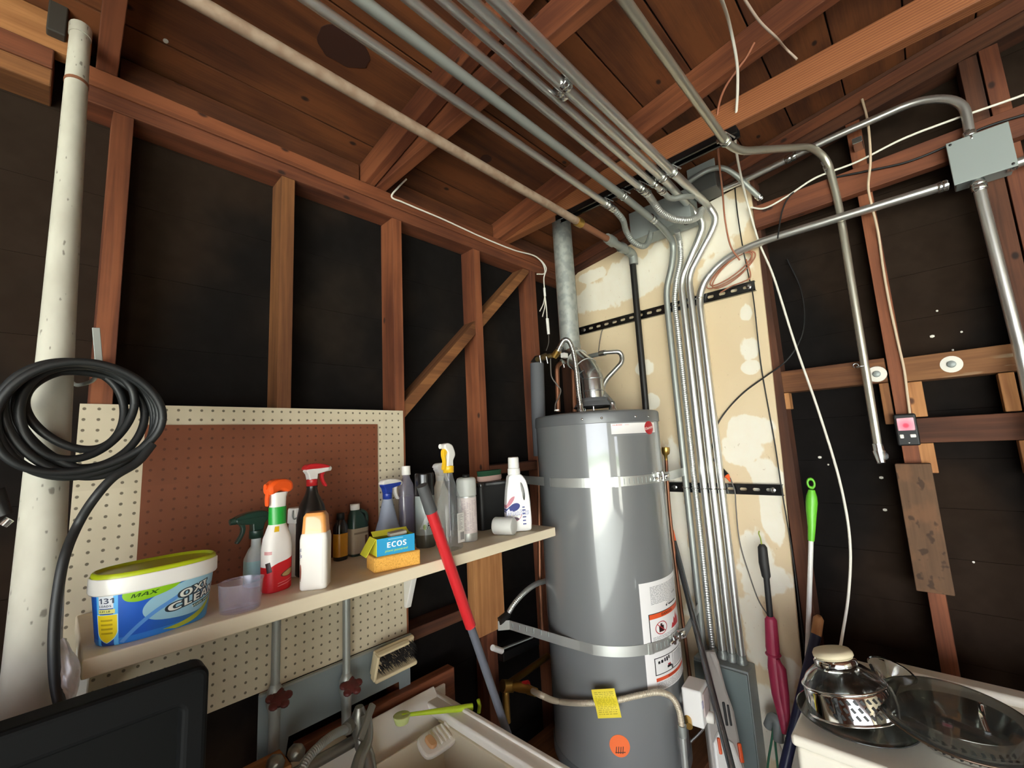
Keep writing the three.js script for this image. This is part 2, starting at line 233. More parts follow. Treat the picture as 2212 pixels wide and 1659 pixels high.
// drywall panel with joint compound
{
  const blobs = [[2.62, -1.30, .10, .03], [2.50, -1.28, .13, .07], [2.52, -1.08, .16, .08], [2.56, -.9, .15, .09], [2.60, -.72, .13, .10], [2.66, -.58, .12, .12], [2.42, -.62, .10, .08], [2.05, -1.02, .07, .06], [1.86, -1.0, .05, .05], [2.2, -.52, .045, .06], [2.05, -.52, .06, .07], [1.96, -.52, .05, .04], [1.68, -.56, .10, .08], [1.60, -.60, .11, .07], [1.50, -.53, .07, .09], [1.32, -.52, .05, .14], [1.18, -.60, .09, .12], [1.06, -.58, .12, .10], [1.12, -.92, .08, .3], [1.5, -.93, .07, .22], [.85, -.62, .10, .18], [.70, -.55, .08, .14], [.5, -.6, .2, .2], [2.60, -1.05, .12, .05]];
  const t = canvasTex(1024, 2048, (g, w, h) => {
    const im = g.createImageData(w, h);
    for (let j = 0; j < h; j++) for (let i = 0; i < w; i++) {
      const z = -1.40 + i / w * .98, y = 2.82 * (1 - j / h), n = (fbm(i / 90, j / 90, 301, 5) - .5) * 1.5, n2 = fbm(i / 14, j / 40, 311, 3) - .5; let m = 0;
      for (const [by, bz, rz, ry] of blobs) { const q = Math.hypot((z - bz) / (rz * (by > 2.4 ? 1.22 : .82)), (y - by) / (ry * (by > 2.4 ? 1.25 : .85))) + n * .9 + n2 * .18; m = Math.max(m, 1 - ss(.88, 1.04, q)); }
      let c = mixc([228, 208, 173], [218, 195, 158], fbm(i / 200, j / 200, 321, 4)); c = mixc(c, [238, 232, 216], m * (.82 + .18 * fbm(i / 30, j / 30, 331, 3)));
      const d = fbm(i / 9, j / 9, 341, 2); if (d > .9) c = mixc(c, [170, 146, 116], .3); const k = (j * w + i) * 4; im.data[k] = c[0]; im.data[k + 1] = c[1]; im.data[k + 2] = c[2]; im.data[k + 3] = 255;
    }
    g.putImageData(im, 0, 0);
  });
  const g = extr([[-1.405, .03], [-.51, .03], [-.489, .646], [-.456, 1.56], [-.434, 2.50], [-.434, 2.80], [-1.382, 2.674], [-1.405, 2.66]], .016, .002); g.rotateY(-Math.PI / 2); g.translate(2.09, 0, 0);
  const p = g.attributes.position, uv = g.attributes.uv; for (let i = 0; i < p.count; i++) uv.setXY(i, (p.getZ(i) + 1.40) / .98, p.getY(i) / 2.82);
  P(wr, 'drywall_panel', g, std({ map: t, roughness: .85, bumpMap: t, bumpScale: .0012 }), 'tan drywall with cream joint compound patches');
}
// roof
const roof = S('ceiling');
for (let k = 0; k < 48; k++) { const s = -1.56 + k * .187; P(roof, 'roof_board', beam([-4.4, D(s + .093) + .011, s + .093], [2.3, D(s + .093) + .011, s + .093], slopeDir, .02, .1845, .002), W.roof); }
P(roof, 'roofing_felt', beam([-1.05, D(-1.6) + .03, -1.6], [-1.05, D(7.4) + .03, 7.4], [1, 0, 0], .012, 6.8, .001), M.black);
for (const [x, m] of [[2.145, W.dark], [1.487, W.red], [.773, W.red], [.027, W.red2], [-.70, W.red], [-1.43, W.red2], [-2.16, W.red], [-2.89, W.red2], [-3.6, W.red]]) P(roof, 'rafter', beam([x, RB(-1.5) + .052, -1.5], [x, RB(7.2) + .052, 7.2], [1, 0, 0], .1, .042, .003), m);
P(roof, 'ceiling_joist', box(1.510, 1.552, 2.706, 2.80, -1.5, 1.9, .003, 2), W.clean, 'clean straight-grained fir joist'); P(roof, 'ceiling_joist', box(.80, .842, 2.704, 2.80, -1.5, 7.1, .003, 2), W.red);
{ const knot = (x, z, r, e, s) => { const o = Array.from({ length: 22 }, (_, i) => { const q = i / 22 * 6.2832, k = r * (1 + .35 * (fbm(Math.cos(q) * 1.5 + s, Math.sin(q) * 1.5, 71, 3) - .5)); return [Math.cos(q) * k * e, Math.sin(q) * k]; }); P(roof, 'wood_knot', turnTo(extr(smoothPts(o, 44), .0024, .001), [0, 0, 1], [0, -1, .15], [x, D(z) - .0003, z]), col(0x3d1d10, .85)); };
knot(.512, -1.09, .056, 1.35, 1); knot(1.147, -1.164, .02, 1.2, 5); knot(1.9, -.6, .03, 1.2, 9); knot(1.2, -.25, .03, 1.1, 14); }
for (const [x, z] of [[.134, -1.359], [.947, -1.085]]) { const g = new THREE.IcosahedronGeometry(.008, 1); g.scale(.8, .25, 1.1); g.translate(x, D(z) - .001, z); P(roof, 'plaster_fleck', g, M.whiteMat); }
// the rest of the garage: front wall with the open doorway, back wall
const wf = S('wall_front'); P(wf, 'wall_panel', box(-4.42, -4.3, 0, 4.6, -1.55, .5), W.dark); P(wf, 'wall_panel', box(-4.42, -4.3, 0, 4.6, 6.6, 7.3), W.dark); P(wf, 'wall_panel', box(-4.42, -4.3, 2.5, 4.6, .5, 6.6), W.dark);
const wb = S('wall_back'), plaster = col(0xcfc6b4, .85); P(wb, 'wall_panel', box(-4.42, -2.6, 0, 4.6, 7.2, 7.32), plaster); P(wb, 'wall_panel', box(-1.7, 2.3, 0, 4.6, 7.2, 7.32), plaster); P(wb, 'wall_panel', box(-2.6, -1.7, 2.1, 4.6, 7.2, 7.32), plaster);
// ---------- strut rails ----------
function slottedRail(name, label, x, y, z0, z1, h) {
  const t = T(name, label, 'strut rail', [x, y, z0]); const L = z1 - z0, holes = [];
  for (let s = .03; s < L - .03; s += .0508) holes.push(Array.from({ length: 16 }, (_, i) => { const a = i / 16 * 6.2832; return [s + Math.sign(Math.cos(a)) * .0075 + Math.cos(a) * .0065, Math.sin(a) * .0068]; }));
  const g = extr([[0, -h / 2], [L, -h / 2], [L, h / 2], [0, h / 2]], .003, .0005, holes, 1); g.rotateY(-Math.PI / 2); g.translate(x, y, z0);
  P(t, 'slotted_web', g, M.blackGloss); for (const s of [-1, 1]) P(t, 'rail_lip', box(x, x + .018, y + s * h / 2 - .0015, y + s * h / 2 + .0015, z0, z1, .001), M.blackGloss);
  for (const e of [z0 + L * (holes.length - .2) * .0508 / L, z0 + .03]) P(t, 'screw_washer', turnTo(lathe([[0, .004], [.006, .004], [.012, .001], [.012, 0]], 16), [0, 1, 0], [-1, 0, 0], [x, y, Math.min(e, z1 - .02)]), M.steel);
  return t;
}
slottedRail('strut_rail', 'upper black slotted strut rail across the drywall, above the water heater', 2.062, 2.312, -1.39, -.462, .042);
slottedRail('strut_rail', 'lower black slotted strut rail across the drywall, right of the water heater', 2.062, 1.436, -.945, -.462, .042);
{
  const t = T('ceiling_strut', 'long black strut channel screwed under the clean ceiling joist, carrying the conduits', 'strut rail', [1.53, 2.69, -1.1]);
  P(t, 'channel', [box(1.508, 1.552, 2.700, 2.7035, -1.1, -.33, .001), box(1.508, 1.511, 2.679, 2.701, -1.1, -.33, .001), box(1.549, 1.552, 2.679, 2.701, -1.1, -.33, .001), box(1.508, 1.518, 2.679, 2.682, -1.1, -.33, .001), box(1.542, 1.552, 2.679, 2.682, -1.1, -.33, .001)], M.blackGloss);
}
function strap1(t, p, r, axis) { // strut clamp: two curved halves and a bolt
  const g = ring(r + .002, .0028, 20, 6); const k = turnTo(g, [0, 0, 1], axis, p); P(t, 'clamp', k, M.steel);
}
function strutClamp(t, p, r, up) {
  const a = ring(r + .002, .003, 20, 6), b = ring(r + .002, .003, 20, 6); a.translate(0, 0, -.009); b.translate(0, 0, .009); const k = merge([a, b]); k.rotateY(Math.PI / 2); k.translate(...p);
  const lug = box(p[0] - .012, p[0] + .012, p[1] + r, p[1] + r + .016, p[2] - .004, p[2] + .004, .001), ears = box(p[0] - .003, p[0] + .003, p[1] + r * .2, p[1] + r * 1.3, p[2] - r - .013, p[2] - r, .001);
  const bolt = cyl([p[0] - .016, p[1] + r + .008, p[2] + .006], [p[0] + .02, p[1] + r * .6, p[2] + r + .012], .003, .003, 8);
  P(t, 'strut_clamp', [k, lug, ears, bolt], M.steel);
}
function coupling(t, a, b, r, m = M.steel) { const A = V(a), B = V(b); const g = sweep([0, .12, .13, .45, .46, .54, .55, .87, .88, 1].map((k) => A.clone().lerp(B, k)), (q, i) => r * [1.02, 1.02, 1.3, 1.3, 1.12, 1.12, 1.3, 1.3, 1.02, 1.02][i], 16); P(t, 'coupling', g, m); }
// ---------- overhead conduits ----------
{
  const y = 2.660;
  const cA = T('conduit', 'straight ceiling conduit ending in a looping corrugated flexible whip, leftmost of the silver bank', 'conduit', [-2, y, -.848]);
  P(cA, 'tube', pipe([[-2, y, -.845], [1.55, y, -.850]], .0125), M.emt); strutClamp(cA, [1.53, y, -.85], .0125); coupling(cA, [1.55, y, -.85], [1.60, y, -.85], .0125);
  P(cA, 'flexible_whip', flex(curve([[1.59, y, -.85], [1.66,2.635,-0.848], [1.74,2.617,-0.876], [1.8,2.585,-0.876], [1.86,2.575,-0.857], [1.92,2.627,-0.851], [1.95,2.707,-0.845]], 70), .0135, .010), M.galvDull);
  const cB = T('conduit', 'ceiling conduit second from left, running down the drywall as the leftmost upright', 'conduit', [-2, y, -.768]);
  P(cB, 'tube', pipe([[-2, y, -.763], [1.55, y, -.772], [1.90, 2.652, -.775], [2.04,2.628,-0.783], [2.04,2.523,-0.799], [2.04,2.401,-0.845], [2.045, 2.30, -.851], [2.045, .735, -.851]], .0145, .05), M.galvDull);
  strutClamp(cB, [1.53, y, -.772], .013); coupling(cB, [1.77, 2.657, -.773], [1.83, 2.656, -.774], .013); strap1(cB, [2.045, 1.436, -.851], .013, [0, 1, 0]);
  const cC = T('conduit', 'ceiling conduit third from left, with a fat corrugated whip sagging into the large junction box', 'conduit', [-2, y, -.697]);
  P(cC, 'tube', pipe([[-2, y, -.700], [1.545, y, -.695]], .0125), M.emt); strutClamp(cC, [1.53, y, -.695], .0125); coupling(cC, [1.545, y, -.695], [1.60, y, -.695], .014);
  P(cC, 'flexible_whip', flex(curve([[1.59, y, -.695], [1.68,2.673,-0.715], [1.76,2.644,-0.712], [1.83,2.632,-0.689], [1.89,2.63,-0.648], [1.95,2.663,-0.622], [1.975,2.701,-0.614]], 70), .0155, .010), M.galv);
  const cD = T('conduit', 'ceiling conduit fourth from left, stopping in a short connector just past the black strut', 'conduit', [-2, y, -.647]);
  P(cD, 'tube', pipe([[-2, y, -.650], [1.60, y, -.646]], .0115), M.emt); strutClamp(cD, [1.545, y, -.646], .0115); coupling(cD, [1.60, y, -.646], [1.64, y, -.646], .012); P(cD, 'elbow', pipe([[1.63, y, -.646], [1.69, 2.645, -.64], [1.73, 2.66, -.60], [1.80, 2.68, -.59]], .011, .03), M.galvDull);
  const cE = T('conduit', 'ceiling conduit fifth from left, kicking sideways before it drops down the drywall', 'conduit', [-2, y, -.607]);
  P(cE, 'tube', pipe([[-2, y, -.612], [1.53, y, -.605], [2,2.748,-0.674], [2.04,2.662,-0.63], [2.04,2.589,-0.668], [2.045, 2.43, -.770], [2.045, .725, -.770]], .016, .05), M.emt);
  strutClamp(cE, [1.53, y, -.605], .0145); strap1(cE, [2.045, 1.436, -.770], .0145, [0, 1, 0]);
  const cF = T('conduit', 'rightmost ceiling conduit of the silver bank, bending down the wall beside its neighbour', 'conduit', [-2, y, -.564]);
  P(cF, 'tube', pipe([[-2, y, -.567], [1.53, y, -.564], [2,2.728,-0.597], [2.035,2.659,-0.572], [2.035,2.598,-0.606], [2.045, 2.44, -.732], [2.045, .725, -.732]], .016, .05), M.emt);
  strutClamp(cF, [1.53, y, -.564], .0145); coupling(cF, [0.888,2.66,-0.597], [0.926,2.66,-0.598], .0145); strap1(cF, [2.045, 1.436, -.732], .0145, [0, 1, 0]);
  coupling(cE, [0.903,2.66,-0.621], [0.945,2.66,-0.622], .0145);
  const cG = T('conduit', 'level conduit left of the grey box, curving down the drywall as the rightmost upright', 'conduit', [2.045,0.71,-0.689]);
  P(cG, 'tube', pipe([[2.03,2.472,0.158], [2.03,2.484,-0.417], [2.045,2.465,-0.575], [2.045, 2.36, -.694], [2.045, .725, -.694]], .016, .09), M.emt); coupling(cG, [2.03,2.472,0.129], [2.03,2.472,0.16], .0145); strap1(cG, [2.045, 2.312, -.694], .0145, [0, 1, 0]); strap1(cG, [2.045, 1.436, -.694], .0145, [0, 1, 0]);
  const cH = T('armored_cable', 'corrugated armoured cable dropping between the uprights on the drywall from the large junction box', 'cable', [2.04,0.716,-0.802]);
  P(cH, 'armor', flex(curve([[1.97,2.641,-0.735], [2.03,2.612,-0.75], [2.04,2.528,-0.759], [2.04,2.429,-0.79], [2.045, 2.33, -.811], [2.045, 2.2, -.811], [2.045, 1.4, -.811], [2.045, .73, -.811]], 160), .0135, .010), M.galv); strap1(cH, [2.045, 2.312, -.811], .0125, [0, 1, 0]); strap1(cH, [2.045, 1.436, -.811], .0125, [0, 1, 0]);
  const cY = T('conduit', 'yellowish lone ceiling conduit that jogs right and drops before the bare wall', 'conduit', [-2, y, -.365]);
  P(cY, 'tube', pipe([[-2, y, -.365], [1.53, y, -.366], [1.61, 2.664, -.345], [1.97,2.773,-0.184], [2.04,2.733,-0.146], [2.06,2.537,-0.136], [2.06,1.602,-0.141]], .0135, .06), std({ color: 0xc8c5b6, roughness: .33, metalness: .85 })); strutClamp(cY, [1.50, y, -.366], .0135); coupling(cY, [2.045,2.742,-0.155], [2.05,2.682,-0.147], .0135);
  P(cY, 'end_fitting', [cyl([2.06,1.613,-0.141], [2.06,1.568,-0.141], .017, .017), cyl([2.06,1.585,-0.141], [2.05,1.544,-0.139], .02, .012)], M.steel); P(cY, 'wire_nut', turnTo(new THREE.SphereGeometry(.016, 12, 8), [0, 1, 0], [0, 1, 0], [2.05,1.569,-0.13]), M.clearPlastic); strap1(cY, [2.06,1.899,-0.151], .0135, [0, 1, 0]);
  P(cY, 'clip_tail', ring(.008, .0025, 16, 6).rotateY(Math.PI / 2).translate(...[2.095,1.909,-0.168]), M.steel);
  const cU = T('conduit', 'upper conduit rising from the drywall top and looping into the grey box', 'conduit', [2.03,2.586,0.227]);
  P(cU, 'tube', pipe([[2.03,2.592,0.229], [2.03,2.745,0.233], [2.03,2.81,0.137], [2.03,2.807,-0.116], [2.045,2.79,-0.436], [2.05,2.792,-0.623]], .0135, .09), M.emt); coupling(cU, [2.036,2.801,-0.239], [2.036,2.798,-0.284], .0135); coupling(cU, [2.03,2.631,0.228], [2.03,2.588,0.23], .0135);
  P(cU, 'mineral_strap', box(2.03, 2.099, 2.745, 2.768, -.064, -.034, .002), M.steel);
  const cR = T('conduit', 'vertical conduit under the grey box, at the far right edge of the photo', 'conduit', [2.04,1.343,0.245]);
  P(cR, 'tube', pipe([[2.04,2.451,0.225], [2.04,1.836,0.237], [2.04, .03, [2.04,1.836,0.237][2] - .03]], .0155, .05), M.emt); coupling(cR, [2.04,2.462,0.224], [2.04,2.419,0.226], .0155);
  const cS = T('conduit', 'short level conduit stub out of the right side of the grey box', 'conduit', [2.04,2.476,0.293]);
  P(cS, 'tube', pipe([[2.04,2.472,0.289], [2.04,2.476,0.328], [2.04, [2.04,2.476,0.328][1], 1.6]], .0145, .02), M.emt); coupling(cS, [2.04,2.473,0.293], [2.04,2.474,0.313], .0145);
  const cL = T('conduit', 'small curved conduit arching from the dark junction box over the drywall top', 'conduit', [2.06,2.677,-0.387]);
  P(cL, 'tube', sweep(curve([[1.93,2.829,-0.644], [1.93,2.841,-0.594], [1.94,2.848,-0.546], [1.95,2.837,-0.502], [1.98,2.799,-0.462], [2.02,2.745,-0.429], [2.06,2.701,-0.402]], 40), .0115, 12), M.galvDull); coupling(cL, [2.06,2.713,-0.408], [2.075,2.688,-0.394], .0115);
}
// rusty gas line and its black drop
{
  const t = T('gas_pipe', 'rust-flecked beige gas pipe along the ceiling, left of the silver conduits', 'pipe', [-2, 2.652, -1.004]); const y = 2.652;
  P(t, 'tube', pipe([[-2, y, -1.0], [1.56, y, -1.008]], .0165), rusted); P(t, 'coupling', pipe([[1.54, y, -1.008], [1.575, y, -1.008]], .021), M.brass); P(t, 'nipple', pipe([[1.57, y, -1.008], [1.80, 2.648, -1.006]], .0155), M.rust);
  P(t, 'union', sweep([[1.79, y, -1.006], [1.81, y, -1.006], [1.811, y, -1.006], [1.85, 2.648, -1.005], [1.851, 2.648, -1.005], [1.91, 2.643, -1.002], [1.911, 2.643, -1.002], [1.94, 2.64, -1.0], [1.941, 2.64, -1.0], [1.98, 2.637, -.998]].map(V), (q, i) => [.023, .023, .026, .026, .019, .019, .026, .026, .019, .019][i], 14), M.galvDull);
  P(t, 'elbow', pipe([[1.97, 2.638, -.998], [2.028, 2.636, -.996], [2.03, 2.58, -.998]], .023, .035), M.galvDull);
  P(t, 'drop_pipe', pipe([[2.03,2.61,-1.003], [2.03,1.828,-1.007], [2.03, .9, -1.05]], .0165, .03), M.blackIron, 'black iron drop pipe');
}
// ---------- junction boxes ----------
{
  const t = T('junction_box', 'large grey steel junction box at the top of the drywall, above the uprights', 'junction box', [1.99, 2.70, -.79]);
  P(t, 'box_body', box(1.935, 2.05, 2.665, 2.80, -.945, -.655, .004), M.boxGrey); P(t, 'cover', box(1.929, 1.936, 2.66, 2.805, -.95, -.65, .002), M.boxGrey); P(t, 'knockout', turnTo(lathe([[0, .002], [.012, .002], [.013, 0]], 16), [0, 1, 0], [0, -1, 0], [1.98, 2.664, -.69]), M.black);
  const u = T('junction_box', 'dark flat metal box tucked up beside the rake board, behind the arched conduit', 'junction box', [2.02, 2.80, -.6]);
  P(u, 'box_body', box(1.96, 2.07, 2.775, 2.88, -.65, -.535, .004), std({ color: 0x565654, roughness: .5, metalness: .4 })); P(u, 'mounting_flange', box(1.955, 1.96, 2.86, 2.905, -.655, -.53, .002), M.boxGrey);
  const b = T('junction_box', 'light grey junction box with a blank cover at upper right, conduits entering on every side', 'junction box', [2.05, 2.45, .238]);
  P(b, 'box_body', box(2.02, 2.095, 2.462, 2.602, .176, .306, .003), M.boxGrey); P(b, 'cover', box(2.013, 2.021, 2.456, 2.608, .170, .312, .002), std({ color: 0x98a09e, roughness: .45, metalness: .25 })); for (const [y, z] of [[2.598, .18], [2.466, .302]]) P(b, 'screw', turnTo(lathe([[0, .002], [.004, .0015], [.004, 0]], 10), [0, 1, 0], [-1, 0, 0], [2.013, y, z]), M.black);
  const d = T('disconnect_box', 'tall grey electrical box at the foot of the five drywall uprights', 'electrical box', [2.02, .1, -.73]);
  P(d, 'box_body', box(1.985, 2.08, .12, .72, -.875, -.655, .004), M.boxGrey); P(d, 'cover', box(1.975, 1.986, .115, .712, -.872, -.658, .003), std({ color: 0x8b9896, roughness: .45, metalness: .3 }));
  for (const p of [-.851, -.811, -.770, -.732, -.694].map((z) => [2.045, .72, z])) P(d, 'hub', sweep([[p[0], .715, p[2]], [p[0], .735, p[2]], [p[0], .736, p[2]], [p[0], .755, p[2]]].map(V), (q, i) => [.021, .021, .018, .018][i], 14), M.galvDull);
}
// ---------- wires ----------
const wire = (name, label, cat, pts, r, m, base) => solo(name, label, cat, cord(pts, r, Math.max(40, pts.length * 9)), m, base || pts.at(-1));
wire('cable', 'long white cable hanging from the drywall top in a bow down to the washing machine', 'cable', [[1.017,2.72,-0.22], [1.3,2.863,-0.264], [1.4,2.822,-0.28], [1.46,2.783,-0.301], [1.58,2.718,-0.352], [1.75,2.743,-0.393], [1.95,2.71,-0.43], [2.05,2.658,-0.442], [2.055,2.489,-0.422], [2.05,2.34,-0.389], [2.04,2.018,-0.343], [2.02,1.723,-0.293], [2,1.465,-0.26], [1.98,1.273,-0.256], [1.95,1.105,-0.278], [1.9,0.962,-0.31], [1.8,0.894,-0.322]], .0045, M.wireWhite);
wire('cable', 'pale pinkish cable slung from the ceiling down behind the clean joist', 'cable', [[1.074,2.74,-0.189], [1.197,2.74,-0.176], [1.289,2.745,-0.158], [1.49,2.847,-0.159], [1.506,2.811,-0.14]], .0035, col(0xb8a596, .5));
const bell = [[1.46,2.91,-0.236], [1.46,2.876,-0.264], [1.46,2.852,-0.295], [1.47,2.823,-0.338], [1.5,2.79,-0.373], [1.56,2.72,-0.404], [1.72,2.701,-0.451], [1.9,2.69,-0.5], [2,2.611,-0.53], [2.01,2.491,-0.522], [2.03,2.431,-0.5]];
wire('twisted_wire', 'reddish twisted bell wire looping from the joist down to the coil on the drywall', 'wire', bell, .0036, M.wireRed);
{
  const t = T('wire_coil', 'loose coil of reddish bell wire hanging on the drywall above the upper slotted rail', 'wire coil', [2.04,2.323,-0.56]); let pts = [];
  const c = [2.055,2.405,-0.551], loop = [[.108, .042, 0, 0], [.094, .036, .004, .006], [.088, .046, .008, -.006]];
  for (let k = 0; k < 3; k++) { const [a, b, dz, dy] = loop[k]; const q = Array.from({ length: 40 }, (_, i) => { const s = i / 40 * 6.2832; return [c[0] - .004 * k - .005 * Math.sin(s * 2), c[1] + dy + b * Math.sin(s) + .042 * Math.cos(s), c[2] + dz + a * Math.cos(s)]; }); P(t, 'loop', sweep(curve(q, 90, true), .003, 8), M.wireRed); }
  P(t, 'tail', cord([[2.045,2.432,-0.478], [2.045,2.345,-0.473], [2.045,2.336,-0.5], [2.045,2.33,-0.551], [2.045,2.314,-0.6]], .003, 40), M.wireRed);
}
wire('cable', 'tan cable running down the bare stud to the pink-buttoned wall control', 'cable', [[2.09,2.943,-0.015], [2.085,2.866,-0.011], [2.02,2.736,-0.014], [2.015,2.644,-0.023], [2.01,2.549,-0.041], [2.02,2.488,-0.041], [2.085,2.4,-0.038], [2.09,2.256,-0.042], [2.09,2.113,-0.042], [2.09,1.972,-0.038], [2.09,1.869,-0.035], [2.09,1.786,-0.038], [2.085,1.706,-0.041]], .0042, col(0xcdb79c, .55));
wire('cable', 'thin white cable stapled along the top of the reddish let-in board', 'cable', [[2.05,2.659,-0.434], [2.05,2.633,-0.386], [2.05,2.648,-0.297], [2.05,2.68,-0.196], [2.05,2.681,-0.062], [2.05,2.701,0.073], [2.05,2.7,0.203], [2.05,2.691,0.36], [2.05,2.692,0.441]], .004, M.wireWhite);
wire('cable', 'black cable sagging across the let-in board toward the grey box', 'cable', [[2.052,2.614,0.43], [2.052,2.627,0.351], [2.052,2.633,0.259], [2.052,2.616,0.169], [2.052,2.611,0.073], [2.052,2.63,-0.028], [2.054,2.656,-0.138]], .004, M.wireBlack);
wire('cable', 'short thin black lead curling off the let-in board to the level conduit', 'cable', [[2.055,2.666,-0.259], [2.04,2.634,-0.293], [2.03,2.585,-0.318], [2.02,2.517,-0.335], [2.012,2.467,-0.345]], .003, M.wireBlack);
wire('cable', 'thin black cable running straight down the right edge of the drywall', 'cable', [[2.075,2.831,-0.49], [2.075,2.691,-0.495], [2.03,2.493,-0.482], [2.07,2.376,-0.484], [2.058,2.274,-0.474], [2.076,1.959,-0.483], [2.076,1.622,-0.471], [2.058,1.444,-0.465], [2.076,1.178,-0.462], [2.076,0.932,-0.464], [2.07,0.765,-0.465]], .0026, M.wireBlack);
wire('cable', 'black lead curving across the drywall and out over its edge beside the uprights', 'cable', [[2.17,2.423,-0.349], [2.16,2.283,-0.316], [2.12,2.15,-0.309], [2.08,2.049,-0.327], [2.06,1.964,-0.383], [2.072,1.912,-0.468], [2.076,1.857,-0.558], [2.076,1.793,-0.632], [2.07,1.724,-0.686], [2.065,1.652,-0.712], [2.07,1.58,-0.728], [2.07,1.548,-0.716]], .0034, M.wireBlack);
wire('cord', 'thin grey cord dangling below the orange tipped plug on the lower rail', 'cord', [[2.055,1.484,-0.657], [2.05,1.43,-0.643], [2.06,1.36,-0.649], [2.07,1.212,-0.654], [2.07,1.081,-0.632], [2.06,0.979,-0.603], [2.05,0.937,-0.575]], .0026, M.wireGrey);
{ const t = T('plug', 'small black plug with an orange tip behind the rightmost drywall upright', 'plug', [2.06,1.488,-0.672]); P(t, 'plug_body', cyl([2.072,1.523,-0.695], [2.062,1.492,-0.672], .008, .012, 14), M.black); P(t, 'plug_tip', cyl([2.062,1.494,-0.672], [2.055,1.469,-0.657], .011, .005, 14), M.orange); }
{ // white low-voltage lead on the left
  const t = T('cable', 'thin white lead stapled along the left top plate, ending in a dangling splice', 'cable', [1.741,2.682,-1.41]);
  P(t, 'lead', cord([[0.917,2.775,-1.4], [0.884,2.729,-1.41], [0.86,2.683,-1.42], [0.91,2.68,-1.42], [1.121,2.679,-1.42], [1.342,2.671,-1.42], [1.567,2.673,-1.42], [1.74,2.68,-1.41], [1.78,2.645,-1.4], [1.771,2.591,-1.39], [1.707,2.569,-1.39]], .0035, 120), M.wireWhite);
  P(t, 'splice_tail', cord([[1.728,2.673,-1.4], [1.761,2.652,-1.39], [1.777,2.616,-1.38], [1.751,2.557,-1.38], [1.749,2.491,-1.38]], .003, 40), M.wireWhite);
  P(t, 'splice', cyl([1.749,2.499,-1.38], [1.749,2.453,-1.38], .006), M.white);
  for (const e of [[[1.733,2.411,-1.38], [1.686,2.356,-1.37]], [[1.744,2.4,-1.38], [1.705,2.33,-1.37]], [[1.755,2.403,-1.38], [1.755,2.326,-1.38]]]) P(t, 'tail_end', cord([[1.749,2.458,-1.38], ...e], .0028, 20), M.wireWhite);
  P(t, 'inline_switch', cyl([1.756,2.331,-1.38], [1.759,2.246,-1.38], .008, .0075), M.white); P(t, 'lead_tail', cord([[1.759,2.251,-1.38], [1.742,2.196,-1.37], [1.705,2.146,-1.36]], .002, 20), M.wireGrey);
}
// illuminated wall control
{
  const t = T('wall_control', 'black wall control with a pink button, screwed to the bare stud', 'door opener control', [2.08, 1.60, -.055]);
  P(t, 'housing', box(2.068, 2.098, 1.602, 1.714, -.086, -.026, .006), M.black);
  P(t, 'button', box(2.063, 2.069, 1.655, 1.700, -.079, -.033, .003), std({ map: canvasTex(128, 128, (g) => { const q = g.createRadialGradient(64, 78, 4, 64, 78, 84); q.addColorStop(0, '#ff3558'); q.addColorStop(.14, '#f4405e'); q.addColorStop(.3, '#f7859a'); q.addColorStop(1, '#f2bcc8'); g.fillStyle = q; g.fillRect(0, 0, 128, 128); }), roughness: .4 }), 'pink push button with a red dot');
  const bt = t.children[1].geometry.attributes; for (let i = 0; i < bt.uv.count; i++) bt.uv.setXY(i, (bt.position.getZ(i) + .024) / .046, (bt.position.getY(i) - .055) / .045);
  P(t, 'small_button', box(2.063, 2.069, 1.628, 1.642, -.077, -.066, .003), M.white); P(t, 'small_button', box(2.063, 2.069, 1.630, 1.642, -.050, -.034, .003), M.white); P(t, 'screw', turnTo(lathe([[0, .002], [.003, .001], [.003, 0]], 10), [0, 1, 0], [-1, 0, 0], [2.068, 1.612, -.056]), M.steel);
}
